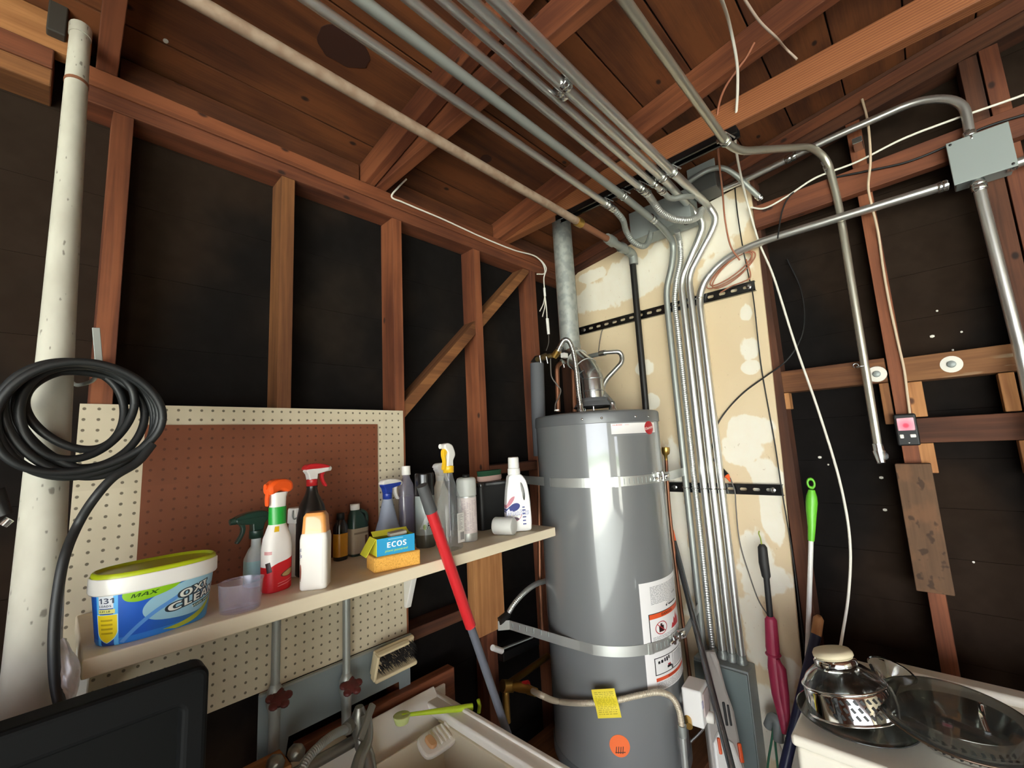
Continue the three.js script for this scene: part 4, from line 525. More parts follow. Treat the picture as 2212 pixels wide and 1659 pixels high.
{ // red, green and orange bleach spray
  const t = T('spray_bottle', 'white spray bottle with a red label, green neck band and orange trigger', 'spray bottle');
  const tex = canvasTex(1024, 1024, (g, w, h) => { g.fillStyle = '#eeeae4'; g.fillRect(0, 0, w, h); g.fillStyle = '#cf1f26'; g.beginPath(); g.moveTo(0, 1024); g.lineTo(0, 640); g.lineTo(380, 640); g.quadraticCurveTo(520, 560, 720, 520); g.lineTo(1024, 600); g.lineTo(1024, 1024); g.fill(); g.fillStyle = '#2a1a18'; g.save(); g.translate(330, 600); g.rotate(-.25); g.fillRect(-40, -30, 90, 150); g.restore(); g.fillStyle = '#d8a0a0'; g.fillRect(270, 400, 130, 50); g.fillStyle = '#e4b818'; g.fillRect(400, 40, 80, 80); g.fillStyle = '#b29a62'; g.beginPath(); g.ellipse(580, 760, 80, 44, -.5, 0, 7); g.fill(); g.strokeStyle = '#6a2a1c'; g.lineWidth = 10; g.stroke(); g.strokeStyle = '#e89a96'; g.lineWidth = 8; for (const y of [880, 920]) { g.beginPath(); g.moveTo(480, y + 20); g.lineTo(640, y - 30); g.stroke(); } });
  P(t, 'bottle_body', loft([[0, .058, .044, 3], [.004, .066, .050, 3], [.100, .068, .050, 3], [.125, .064, .046, 2.6], [.150, .046, .036, 2.4], [.160, .040, .032, 2.2]], 40), printed(tex, .4)); P(t, 'neck_band', loft([[.158, .040, .034], [.158, .042, .036], [.200, .042, .036], [.200, .038, .032]], 32), M.green);
  P(t, 'head', loft([[.199, .037, .030, 2.6], [.222, .038, .030, 3], [.236, .044, .030, 3, .002]], 32), M.white); P(t, 'shroud', extr(smoothPts([[-.026, .232], [-.030, .252], [-.016, .266], [.014, .268], [.030, .258], [.031, .240], [.018, .234], [0, .240]], 36), .036, .007), M.orange); P(t, 'trigger', extr(smoothPts([[-.026, .246], [-.031, .226], [-.029, .204], [-.025, .206], [-.024, .224], [-.020, .242]], 24), .012, .002), M.orange); P(t, 'nozzle', cyl([-.02, .252, 0], [-.034, .252, 0], .008, .007, 12), M.orange);
  put(t, [.396, SY, -1.215], .25);
}
{ const t = T('aerosol_can', 'plain white squeeze bottle standing behind the red-labelled spray bottle', 'bottle'); P(t, 'bottle_body', loft([[0, .044, .034, 3], [.003, .048, .038, 3], [.13, .048, .038, 3], [.14, .046, .036, 3]], 32), M.whiteMat); P(t, 'cap', loft([[.140, .050, .040, 4], [.142, .052, .042, 4], [.176, .050, .040, 4], [.181, .046, .036, 4]], 32), M.white); P(t, 'hook', pipe([[-.026, .176, .012], [-.029, .160, .014], [-.026, .152, .016], [-.02, .156, .019]], .002, .004, 8), M.boxGrey); put(t, [.482, SY, -1.31], .3); t.name = numbered('squeeze_bottle'); }
{ const t = T('bottle', 'squared white bottle with an orange flip cap near the front edge of the shelf', 'bottle');
  const tex = canvasTex(1024, 512, (g, w, h) => { g.fillStyle = '#ece8df'; g.fillRect(0, 0, w, h); g.fillStyle = '#9a98a8'; for (let i = 0; i < 9; i++) g.fillRect(310 + rnd() * 90, 100 + rnd() * 130, 14 + rnd() * 30, 10 + rnd() * 22); g.fillStyle = '#8a4a38'; g.beginPath(); g.ellipse(385, 350, 36, 76, .1, 0, 7); g.fill(); g.fillStyle = '#5a6a3a'; g.fillRect(378, 400, 20, 28); g.fillStyle = '#d8d4cb'; g.fillRect(560, 60, 8, 400); g.fillRect(640, 60, 8, 400); });
  P(t, 'bottle_body', loft([[0, .058, .050, 6], [.004, .064, .056, 6], [.118, .066, .058, 6], [.130, .062, .054, 6], [.134, .056, .050, 5]], 48), printed(tex, .4)); P(t, 'flip_cap', loft([[.133, .056, .050, 5], [.133, .060, .052, 5], [.172, .054, .047, 5], [.181, .044, .038, 4]], 40), phy({ color: 0xeaa257, roughness: .3, clearcoat: .5 })); put(t, [.466, SY, -1.150], -.62); }
{ const t = T('spray_bottle', 'black spray bottle with a red and white trigger head in front of the brown pegboard', 'spray bottle'); P(t, 'bottle_body', loft([[0, .074, .06, 2.6], [.004, .08, .066, 2.6], [.15, .08, .066, 2.6], [.185, .066, .056, 2.2], [.215, .036, .034], [.232, .028, .028], [.236, .031, .031], [.24, .028, .028]], 36), phy({ color: 0x1c1b19, roughness: .28, clearcoat: .3 })); sprayer(t, .238, { collar: M.red, head: M.white, top: M.red, trigger: M.red }, .95); put(t, [.508, SY, -1.285], .15); }
{ const t = T('bottle', 'slim black bottle with an amber label standing at the back by the brown pegboard', 'bottle'); P(t, 'bottle_body', loft([[0, .036, .03, 3], [.003, .04, .034, 3], [.10, .04, .034, 3], [.118, .026, .024], [.122, .02, .02]], 32), M.blackGloss); P(t, 'label', loft([[.012, .041, .035, 3], [.08, .041, .035, 3]], 32), plastic(0xc78a1e, .4)); P(t, 'cap', lathe([[0, .121], [.012, .121], [.012, .140], [0, .141]], 20), M.black); put(t, [.626, SY, -1.36], .2); }
{ const t = T('bottle', 'dark green oil jug with a white cap and beige label on the shelf', 'bottle'); P(t, 'bottle_body', loft([[0, .056, .04, 4], [.003, .062, .044, 4], [.09, .062, .044, 4], [.125, .046, .038, 3, -.006], [.142, .026, .026, 2, -.01]], 32), phy({ color: 0x203c34, roughness: .35, clearcoat: .2 })); P(t, 'label', loft([[.008, .0632, .0452, 4], [.085, .0632, .0452, 4]], 32), printed(canvasTex(512, 128, (g) => { g.fillStyle = '#a89880'; g.fillRect(0, 0, 512, 128); g.fillStyle = '#5a3a2c'; g.fillRect(270, 40, 26, 60); g.fillStyle = '#7a6a58'; g.fillRect(200, 20, 120, 10); }), .6)); P(t, 'cap', lathe([[0, .142], [.015, .142], [.015, .160], [0, .161]], 20).translate(-.01, 0, 0), M.white); P(t, 'handle', pipe([[.006, .138, 0], [.03, .128, 0], [.033, .10, 0], [.028, .088, 0]], .007, .02, 10), M.dkgreen); put(t, [.690, SY, -1.375], .1); }
{ const t = T('spray_bottle', 'flared translucent blue-grey spray bottle with a blue and white trigger, centre of the shelf', 'spray bottle'); P(t, 'bottle_body', loft([[0, .088, .06, 2.6], [.004, .095, .066, 2.6], [.05, .095, .066, 2.6], [.10, .062, .05, 2.3], [.15, .040, .036], [.168, .030, .03]], 36), phy({ color: 0xa9b4c6, roughness: .25, transmission: .2, thickness: 0 })); sprayer(t, .166, { collar: M.blue, head: M.blue, top: M.white, trigger: M.white, nozzle: M.white }, 1); put(t, [.775, SY, -1.335], .15); }
{ const t = T('sponge', 'thick yellow-orange sponge lying flat at the front edge of the shelf', 'sponge'); const sp = dataTex(256, 256, (u, v) => { const n = fbm(u * 40, v * 40, 601, 3), h = fbm(u * 90, v * 90, 605, 2); return mixc(mixc([252, 196, 98], [236, 172, 74], n), [196, 132, 50], ss(.68, .76, h)); }, .1, .1); P(t, 'sponge_block', box(-.066, .066, 0, .041, -.037, .037, .004), std({ map: sp, bumpMap: sp, bumpScale: .002, roughness: .95 })); put(t, [.682, SY, -1.145], -.2); }
{ const t = T('carton', 'opened blue and yellow cardboard soap carton resting on the sponge', 'carton'); const y0 = 0, th = .0015;
  const face = canvasTex(512, 256, (g) => { g.fillStyle = '#2ca0d2'; g.fillRect(0, 0, 512, 256); g.fillStyle = '#8ccfe6'; g.fillRect(150, 22, 200, 14); g.fillStyle = '#f4fbff'; g.font = 'bold 112px sans-serif'; g.textAlign = 'center'; g.fillText('ECOS', 262, 150); g.fillStyle = '#b8dc5a'; g.font = 'italic bold 44px sans-serif'; g.fillText('plant powered', 256, 212); });
  const fg = new RoundedBoxGeometry(.108, .046, th, 1, .0004); P(t, 'front_panel', fg.translate(.008, .023, .032), [std({ map: face, roughness: .45 })][0], 'blue panel with white lettering'); const yl = col(0xd9d43a, .6);
  P(t, 'side_panel', box(-.047, -.0455, 0, .046, -.03, .031, .0005), yl); P(t, 'side_panel', box(.0605, .062, 0, .046, -.03, .031, .0005), yl); P(t, 'back_panel', box(-.046, .062, 0, .046, -.0315, -.03, .0005), yl); P(t, 'base_panel', box(-.046, .062, 0, .0015, -.03, .031, .0005), yl);
  P(t, 'end_flap', box(-.0008, .0008, -.052, 0, -.028, .028, .0004).rotateZ(-.55).translate(-.047, .046, 0), yl); P(t, 'top_flap', box(-.044, .06, -.0008, .0008, -.024, 0, .0004).rotateX(.5).translate(0, .046, -.006), yl); P(t, 'liner', box(.0, .05, .040, .052, -.02, .016, .004).rotateZ(.06), col(0xb9b7a6, .6)); put(t, [.670, SY + .0415, -1.146], -.2); }
{ const t = T('bottle', 'clear bottle of purple cleaner with a white screw cap', 'bottle'); P(t, 'bottle_body', loft([[0, .052, .036, 3], [.004, .056, .04, 3], [.17, .056, .04, 3], [.205, .05, .038, 2.4], [.228, .026, .026], [.240, .024, .024]], 32), phy({ color: 0xc9c4d0, roughness: .1, transmission: .75, thickness: 0 })); P(t, 'liquid', loft([[.004, .05, .034, 3], [.165, .05, .034, 3]], 28), plastic(0x4f4a78, .3)); P(t, 'cap', lathe([[0, .238], [.0155, .238], [.015, .268], [0, .269]], 24), M.white); put(t, [.858, SY, -1.350], .1); }
{ const t = T('aerosol_can', 'aerosol can with a tall black cap and pale grey-green label', 'aerosol can'); const tex = canvasTex(1024, 512, (g) => { g.fillStyle = '#9aa39e'; g.fillRect(0, 0, 1024, 512); g.fillStyle = '#c4cfcc'; g.beginPath(); g.moveTo(300, 330); g.lineTo(560, 40); g.lineTo(760, 330); g.fill(); g.fillStyle = '#23231f'; g.font = 'italic bold 84px sans-serif'; g.fillText('H.mann', 420, 330); g.fillStyle = '#7f9a3a'; g.beginPath(); g.arc(390, 310, 26, 0, 7); g.fill(); g.fillStyle = '#585a50'; g.fillRect(0, 390, 1024, 122); }); P(t, 'can_body', loft([[0, .064, .064], [.003, .066, .066], [.165, .066, .066], [.172, .058, .058]], 40), printed(tex, .25)); P(t, 'cap', loft([[.168, .060, .060], [.168, .066, .066], [.238, .064, .064], [.243, .058, .058]], 40), M.blackGloss); put(t, [.882, SY, -1.275], .1); }
{ const t = T('spray_bottle', 'white trigger spray bottle mostly hidden behind the tall clear one', 'spray bottle'); P(t, 'bottle_body', loft([[0, .066, .05, 3], [.004, .07, .054, 3], [.15, .07, .054, 3], [.19, .04, .036], [.205, .03, .03]], 32), M.whiteMat); sprayer(t, .204, { collar: M.white, head: M.white, top: M.white, trigger: M.white }, 1); put(t, [1.00, SY, -1.345], .2); }
{ const t = T('spray_bottle', 'tall empty clear spray bottle with a white and yellow trigger head', 'spray bottle'); P(t, 'bottle_body', loft([[0, .072, .056, 3.4], [.004, .078, .06, 3.4], [.125, .078, .06, 3.4], [.150, .078, .058, 3], [.175, .062, .048, 2.5], [.222, .034, .032], [.245, .026, .026]], 36), M.clearPlastic);
  P(t, 'paper_label', box(.004, .034, .02, .112, .0298, .0306, .0002), printed(canvasTex(128, 384, (g) => { g.fillStyle = '#dedbd4'; g.fillRect(0, 0, 128, 384); g.fillStyle = '#8a8884'; for (let y = 20; y < 220; y += 16) g.fillRect(14, y, 40 + rnd() * 60, 6); g.fillStyle = '#3a3a3a'; for (let x = 50; x < 116; x += 7) g.fillRect(x, 250, 3 + rnd() * 3, 100); })), 'white paper label');
  { const lb = t.children.at(-1).geometry.attributes; for (let i = 0; i < lb.uv.count; i++) lb.uv.setXY(i, (lb.position.getX(i) - .004) / .03, (lb.position.getY(i) - .02) / .092); }
  P(t, 'dip_tube', cyl([0, .02, 0], [0, .24, 0], .003, .003, 8), M.frosted);
  P(t, 'collar', lathe([[0, .243], [.0175, .243], [.018, .264], [.012, .266], [0, .266]], 24), M.yellow); P(t, 'head', extr(smoothPts([[-.012, .262], [.012, .262], [.014, .282], [.024, .30], [.018, .322], [.010, .334], [-.010, .340], [-.022, .335], [-.022, .325], [-.008, .31], [-.010, .29]], 44), .024, .004), M.white); P(t, 'trigger', extr(smoothPts([[-.012, .322], [-.024, .318], [-.026, .30], [-.021, .28], [-.026, .256], [-.018, .252], [-.013, .275], [-.016, .295], [-.010, .308]], 30), .014, .002), M.yellow); P(t, 'nozzle', cyl([-.020, .330, 0], [-.034, .330, 0], .009, .008, 12), M.white); put(t, [.902, SY, -1.165], .1); }
{ const t = T('aerosol_can', 'white aerosol can with a frosted cap and pale pink label', 'aerosol can'); P(t, 'can_body', loft([[0, .064, .064], [.004, .067, .067], [.15, .067, .067], [.156, .060, .060]], 40), std({ color: 0xb9bab4, roughness: .3, metalness: .4 })); P(t, 'label', loft([[.028, .0678, .0678], [.148, .0678, .0678]], 40), printed(canvasTex(512, 256, (g) => { g.fillStyle = '#dccfcb'; g.fillRect(0, 0, 512, 256); g.fillStyle = '#b9a8ac'; for (let y = 20; y < 240; y += 10) for (let x = 20; x < 500; x += 22) if (rnd() > .3) g.fillRect(x, y, 6 + rnd() * 12, 4); }), .4)); P(t, 'cap', loft([[.154, .066, .066], [.154, .070, .070], [.206, .070, .070], [.214, .064, .064], [.217, .05, .05]], 40), phy({ color: 0xd7dad4, roughness: .4, transmission: .25, thickness: 0 })); P(t, 'actuator', lathe([[0, .228], [.012, .227], [.013, .216], [0, .215]], 16), M.black); put(t, [1.018, SY, -1.215], 0); }
{ const t = T('plastic_cup', 'white plastic cup lying on its side in front of the white detergent bottle', 'cup'); const g = lathe([[0, 0], [.028, 0], [.031, .004], [.031, .075], [.028, .079], [0, .079]], 36); g.rotateX(Math.PI / 2); g.translate(0, .031, -.04); P(t, 'cap_shell', g, M.frosted.clone()); t.children[0].material = phy({ color: 0xe4e4de, roughness: .35, transmission: .2, thickness: 0 }); put(t, [1.150, SY, -1.165], .35); }
{ const t = T('detergent_bottle', 'white detergent bottle with loop handle and blue swirl label at the shelf right end', 'bottle');
  const o = smoothPts([[-.044, .006], [-.047, .03], [-.045, .10], [-.040, .15], [-.034, .185], [-.030, .205], [-.020, .212], [.012, .212], [.022, .206], [.036, .185], [.045, .14], [.049, .08], [.049, .02], [.044, .004], [0, .002]], 90), hole = smoothPts([[.008, .186], [.020, .184], [.030, .162], [.034, .130], [.028, .108], [.017, .112], [.010, .140], [.006, .17]], 30);
  const g = extr(o, .044, .006, [hole], 4), p = g.attributes.position, uv = g.attributes.uv; for (let i = 0; i < p.count; i++) uv.setXY(i, (p.getX(i) + .05) / .1, p.getY(i) / .215);
  const tex = canvasTex(512, 1024, (c) => { c.fillStyle = '#efefec'; c.fillRect(0, 0, 512, 1024); c.fillStyle = '#c9808e'; c.beginPath(); c.moveTo(20, 560); c.quadraticCurveTo(90, 400, 190, 400); c.quadraticCurveTo(180, 500, 20, 600); c.fill(); c.strokeStyle = '#25337e'; c.lineWidth = 22; c.beginPath(); c.moveTo(10, 640); c.quadraticCurveTo(90, 560, 200, 530); c.stroke(); c.fillStyle = '#25337e'; c.beginPath(); c.ellipse(180, 590, 110, 66, -.3, 0, 7); c.fill(); c.fillStyle = '#eef'; c.strokeStyle = '#25337e'; c.lineWidth = 8; c.font = 'italic bold 116px serif'; c.strokeText('Woolite', -6, 730); c.fillText('Woolite', -6, 730); c.strokeStyle = '#c98a94'; c.lineWidth = 14; c.beginPath(); c.arc(170, 680, 150, .3, 1.6); c.stroke(); c.fillStyle = '#4a2a4a'; c.beginPath(); c.ellipse(200, 790, 60, 26, .2, 0, 7); c.fill(); c.fillStyle = '#2c3a86'; for (const [y, w] of [[590, 50], [640, 62], [700, 56], [760, 70], [820, 60], [880, 66]]) c.fillRect(330, y, w, 20); });
  P(t, 'bottle_body', g, printed(tex, .35)); P(t, 'neck', lathe([[.020, .206], [.024, .213], [.0235, .232], [.019, .236], [0, .236]], 32).translate(-.005, 0, 0), M.white); P(t, 'cap', lathe([[.0215, .235], [.0215, .238], [.0205, .272], [.018, .276], [0, .277]], 32).translate(-.005, 0, 0), M.white); put(t, [1.222, SY, -1.165], -.55); }
{ const t = T('scrub_brush', 'dark green scrub brush lying on a low tub behind the white detergent bottle', 'brush'); P(t, 'bristles', loft([[.016, .10, .03, 3], [.032, .104, .034, 3]], 24), M.dkgreen.clone()); t.children[0].material = col(0x1f4a30, .9); P(t, 'brush_back', loft([[0, .10, .03, 2.4], [.004, .108, .034, 2.4], [.016, .108, .034, 2.4]], 24), col(0xc9a79c, .5)); t.scale.setScalar(1.3); put(t, [1.236, SY + .1825, -1.325], .1);
  const b = T('storage_box', 'small black storage box at the back right end of the shelf, under the green brush', 'box'); P(b, 'box_body', loft([[0, .16, .09, 8], [.004, .164, .094, 8], [.168, .172, .10, 8]], 32), M.black); P(b, 'box_lid', loft([[.166, .178, .106, 8], [.168, .18, .108, 8], [.178, .18, .108, 8], [.181, .176, .104, 8]], 32), M.blackGloss); put(b, [1.235, SY, -1.335], 0); }
// long-handled brush leaning on the shelf
{ const a = [0.727,1.578,-1.062], b = [1.052,0.773,-1.1], k = (y) => a.map((v, i) => v + (b[i] - v) * (a[1] - y) / (a[1] - b[1])); const t = T('broom_pole', 'long pole with a bright red grip and dark grey ends, leaning on the shelf front', 'pole', k(0));
  P(t, 'shaft', cyl(k(1.14), k(0.0), .0125), col(0x5a5d66, .5)); P(t, 'red_grip', cyl(k(1.50), k(1.14), .0165, .0165), M.red, 'red rubber grip'); P(t, 'end_grip', cyl(a, k(1.50), .0165, .018), col(0x4a4b4c, .6)); }
// ---------- left foreground ----------
{
  const t = T('vent_pipe', 'painted off-white pipe running up the far left past the coiled hose', 'pipe', [0, 0, -1.0]); const M1 = std({ map: dataTex(256, 256, (u, v) => { const n = fbm(u * 9, v * 5, 701, 4), d = fbm(u * 40, v * 20, 705, 2); return mixc(mixc([206, 204, 190], [176, 172, 158], n), [70, 64, 56], ss(.84, .9, d) * .5); }, .6, .1), roughness: .75, bumpScale: .002 });
  const a = [-0.027,2.813,-1.375], b = [-0.008,1.498,-1.16], q = (y) => a.map((v, i) => v + (b[i] - v) * (a[1] - y) / (a[1] - b[1])); const pts = [2.72, 2.64, 2.60, 2.3, 2.0, 1.6, 1.2, .8, .3, 0].map((y) => V(y < 1.2 ? [q(y)[0], y, q(1.2)[2]] : q(y)));
  P(t, 'pipe_run', sweep(pts, (s, i) => [.0185, .0195, .020, .0225, .0255, .031, .037, .039, .039, .039][i], 24), M1); P(t, 'pipe_cap', sweep([V(q(2.715)), V(q(2.745))], .0205, 20), M1); P(t, 'seam_bead', sweep([V(q(2.578)), V(q(2.57))], .0215, 20), M.rust);
  const hk = T('hose_hook', 'grey steel hook on the left stud holding the coiled black hose', 'hook', [0.058,1.909,-1.42]); P(hk, 'hook_bar', beam([0.039,1.961,-1.2], [0.05,1.868,-1.2], [0, 0, 1], .012, .006, .001), M.galvDull); P(hk, 'hook_arm', cord([[0.049,1.873,-1.2], [0.042,1.858,-1.24], [0.023,1.855,-1.3], [0.009,1.881,-1.42]], .004, 30), M.galvDull); P(hk, 'hook_stem', cyl([0.043,1.93,-1.2], [[0.043,1.93,-1.2][0] + .01, [0.043,1.93,-1.2][1], -1.43], .005), M.galvDull);
  const hs = T('hose', 'coil of black rubber hose hanging on the hook at left', 'hose', [0.033,1.772,-1.12]); const L = [[185, 902, 168, 118, -.02, -1.12], [190, 897, 160, 122, .05, -1.135], [186, 905, 172, 112, -.06, -1.11], [196, 890, 150, 118, .1, -1.15], [184, 893, 140, 106, .02, -1.16], [178, 880, 120, 100, -.1, -1.14], [170, 876, 104, 88, .05, -1.16]];
  const ctr = [0.033,1.772,-1.12], ex = [0.097,1.773,-1.12], ey = [0.027,1.859,-1.12]; const X = ex.map((v, i) => (v - ctr[i]) / 100), Y = ey.map((v, i) => (v - ctr[i]) / 100);
  for (const [u, v, a1, b1, ro, z] of L) { const pts = Array.from({ length: 28 }, (_, i) => { const s = i / 28 * 6.2832, du = (u - 185) + a1 * Math.cos(s + ro), dv = -(v - 900) + b1 * Math.sin(s - ro * .5) + 8 * Math.sin(2 * s + u); return [ctr[0] + X[0] * du + Y[0] * dv, ctr[1] + X[1] * du + Y[1] * dv, z + .018 * Math.sin(s + z * 40)]; }); P(hs, 'hose_loop', sweep(curve(pts, 110, true), .0072, 10), M.rubber); }
  P(hs, 'hose_tail', cord([[0.131,1.718,-1.12], [0.108,1.683,-1.11], [0.075,1.658,-1.1], [0.053,1.625,-1.1], [0.035,1.581,-1.12], [0.021,1.531,-1.1], [0.016,1.474,-1.09], [0.016,1.404,-1.08], [0.023,1.334,-1.07], [0.036,1.281,-1.05]], .0078, 80, 10), M.rubber);
  const cc = T('cable_plug', 'dark cable with a bright metal plug end at the far left edge', 'plug', [-0.049,1.608,-1.05]); P(cc, 'plug_tip', cyl([-0.051,1.598,-1.05], [-0.044,1.606,-1.05], .006, .006, 10), M.steel); P(cc, 'plug_body', cyl([-0.05,1.613,-1.05], [-0.064,1.652,-1.05], .009, .012, 12), M.black); P(cc, 'lead', cord([[-0.064,1.65,-1.05], [-0.075,1.695,-1.06], [-0.083,1.77,-1.1], [-0.074,1.795,-1.2]], .006, 30), M.rubber);
  const bg = T('plastic_bag', 'crumpled white plastic bag hanging at the left end of the shelf', 'bag', [0.032,1.349,-1.08]); { const g = new THREE.SphereGeometry(1, 56, 40), p = g.attributes.position, A = [0.026,1.397,-1.1], B = [0.041,1.282,-1.07]; for (let i = 0; i < p.count; i++) { const x = p.getX(i), y = p.getY(i), z = p.getZ(i), s = .5 - y / 2, n = fbm(x * 3 + 5, y * 4 + z * 3, 801, 3) - .5; const w = .014 * (.55 + .9 * Math.sin(Math.min(1, s * 1.25) * 2.6)) * (1 + n * .6); p.setXYZ(i, A[0] + (B[0] - A[0]) * s + x * w * .8, A[1] + (B[1] - A[1]) * s + n * .008, A[2] + (B[2] - A[2]) * s + z * w); } g.computeVertexNormals(); P(bg, 'bag_film', g, phy({ color: 0xe9e8ea, roughness: .35, transmission: .15, thickness: 0 })); }
}
{ // bevelled black panel in the lower left
  const t = T('black_panel', 'large black plastic panel with a raised rim in the lower left corner', 'panel', [-.2, 0, -.9]); const c = [0.191,1.352,-0.9], xr = c[0], yt = [0.057,1.36,-0.9][1];
  const rim = (x0, x1, y0, y1, r, n = 8) => { const o = []; for (const [cx, cy, s] of [[x1 - r, y1 - r, 0], [x0 + r, y1 - r, 1], [x0 + r, y0 + r, 2], [x1 - r, y0 + r, 3]]) for (let i = 0; i <= n; i++) { const a = (s + i / n) * Math.PI / 2; o.push([cx + r * Math.cos(a), cy + r * Math.sin(a)]); } return o; };
  const outer = rim(-.62, xr, .02, yt, .018), inner = rim(-.57, xr - .034, .07, yt - .05, .01); P(t, 'raised_rim', extr(outer, .05, .008, [inner], 3).translate(0, 0, -.9), phy({ color: 0x060708, roughness: .7, specularIntensity: .35 })); P(t, 'recessed_panel', box(-.575, xr - .03, .065, yt - .045, -.918, -.905, .003), phy({ color: 0x040505, roughness: .7, specularIntensity: .35 })); P(t, 'hinge_pin', cyl([xr - .045, .2, -.895], [xr - .045, yt - .16, -.895], .006), M.blackGloss);
}
// ---------- plumbing behind the sink ----------
function mergeHandle(x, y) { const parts = [lathe([[0, .007], [.022, .005], [.022, -.005], [0, -.007]], 16)]; for (let k = 0; k < 5; k++) { const a = k / 5 * 6.2832, g = new THREE.SphereGeometry(.0125, 10, 8); g.scale(1, .6, 1); g.translate(Math.cos(a) * .022, 0, Math.sin(a) * .022); parts.push(g); } return parts.map((g) => turnTo(g, [0, 1, 0], [-.1, .9, .4], [x, y - .008, -1.352])); }
{
  const gs = T('splash_plate', 'grey galvanised splash plate with rounded corners on the wall behind the sink', 'splash plate', [.66, .87, -1.42]); P(gs, 'plate', extr([[.425, .80], [.425, 1.035], [.905, 1.035], [.905, .83], [.88, .80], [.865, .80], [.86, .897], [.505, .895], [.49, .80]], .003, .001).translate(0, 0, -1.4215), std({ color: 0x8f9a9c, roughness: .5, metalness: .35 })); P(gs, 'folded_lip', box(.425, .905, 1.033, 1.040, -1.42, -1.408, .001), M.galvDull);
  const sp = (label, u, v, x, yt, yv, yb) => { const t = T('supply_pipe', label, 'pipe', [x, yb, -1.385]); P(t, 'riser', cyl([x, yt, -1.385], [x, yv, -1.385], .0115), M.galvDull); P(t, 'valve_body', sweep([[x, yv + .02, -1.385], [x, yv + .005, -1.385], [x, yv - .03, -1.385], [x, yv - .05, -1.385], [x, yb, -1.385]].map(V), (q, i) => [.012, .019, .022, .015, .013][i], 14), M.galvDull); P(t, 'valve_stem', cyl([x, yv - .012, -1.38], [x, yv - .012, -1.355], .007), M.brass); const h = mergeHandle(x, yv); P(t, 'valve_handle', h, col(0x5a201e, .5), 'dark red wheel handle'); return t; };
  sp('left galvanised supply pipe with a dark red wheel valve, below the shelf', 0, 0, .455, 1.32, 1.045, .84); sp('right galvanised supply pipe with a dark red wheel valve, below the shelf', 0, 0, .657, 1.32, .995, .84);
  const fc = T('faucet', 'tarnished wall faucet with a swing spout over the white sink', 'faucet', [.56, .88, -1.30]); const FM = std({ color: 0x8d8b82, roughness: .38, metalness: .75 });
  P(fc, 'bridge', pipe([[.455, .86, -1.385], [.455, .86, -1.31], [.657, .86, -1.31], [.657, .86, -1.385]], .015, .02), FM); P(fc, 'mixing_body', sweep([[.655, .95, -1.30], [.655, .93, -1.30], [.657, .90, -1.30], [.66, .86, -1.30], [.665, .82, -1.27], [.66, .79, -1.24]].map(V), (q, i) => [.012, .021, .02, .022, .02, .017][i], 14), FM);
  P(fc, 'spout', pipe([[0.66,0.935,-1.27], [0.651,0.885,-1.24], [0.603,0.879,-1.2], [0.575,0.853,-1.17]], .016, .03), FM, 'downturned spout'); P(fc, 'handle', beam([0.672,0.967,-1.25], [0.615,0.91,-1.22], [0, 0, 1], .02, .012, .004), FM); for (const [u, v] of [[640, 1600], [600, 1610]]) P(fc, 'body_nut', turnTo(lathe([[0, .02], [.018, .016], [.02, 0], [.018, -.016], [0, -.02]], 8), [0, 1, 0], [0, .3, 1], [0.478,0.921,-1.29].map((q, i) => q + (u === 600 && i === 0 ? -.05 : 0))), FM);
  const hz = T('fill_hose', 'braided grey washing machine hose curving down from the right valve', 'hose', [0.475,0.902,-1.25]); P(hz, 'hose', flex(curve([[0.622,0.909,-1.3], [0.566,0.928,-1.27], [0.516,0.937,-1.24], [0.479,0.934,-1.22], [0.451,0.916,-1.2], [0.435,0.875,-1.18]], 50), .0115, .006), M.galvDull); P(hz, 'end_nut', cyl([0.643,0.91,-1.31], [0.612,0.914,-1.29], .017, .017, 8), FM);
  const sb = T('brush', 'wooden nail brush with dark bristles hung on the splash plate', 'brush', [0.816,1.002,-1.38]); { const C0 = [0.809,1.013,-1.365]; const fr = new THREE.Matrix4().makeRotationZ(.02).multiply(new THREE.Matrix4().makeRotationX(.35)); const on = (g) => { g.scale(1.22, 1.2, 1.35); g.applyMatrix4(fr); g.translate(...C0); return g; };
    const wd = col(0xdccba4, .6); P(sb, 'brush_block', on(box(-.060, .060, -.034, .034, -.012, 0, .004)), wd); P(sb, 'rail', on(box(-.060, .066, -.040, -.028, 0, .022, .004)), wd); P(sb, 'rail', on(box(-.060, .035, .030, .037, 0, .014, .003)), wd); P(sb, 'rail', on(box(-.064, -.056, -.036, .036, 0, .018, .003)), wd);
    const bs = []; for (let i = 0; i < 420; i++) { const x = rr(-.045, .056), y = rr(-.024, .026), l = rr(.018, .028), q = new THREE.ConeGeometry(.0011, l, 4, 1); q.rotateX(Math.PI / 2 + rr(-.25, .1)); q.rotateY(rr(-.25, .25)); q.translate(x, y, l / 2); bs.push(q); } const br = P(sb, 'bristles', on(merge(bs)), col(0x2f2c2c, .7), 'dark bristles'); br.userData.kind = 'stuff'; }
}
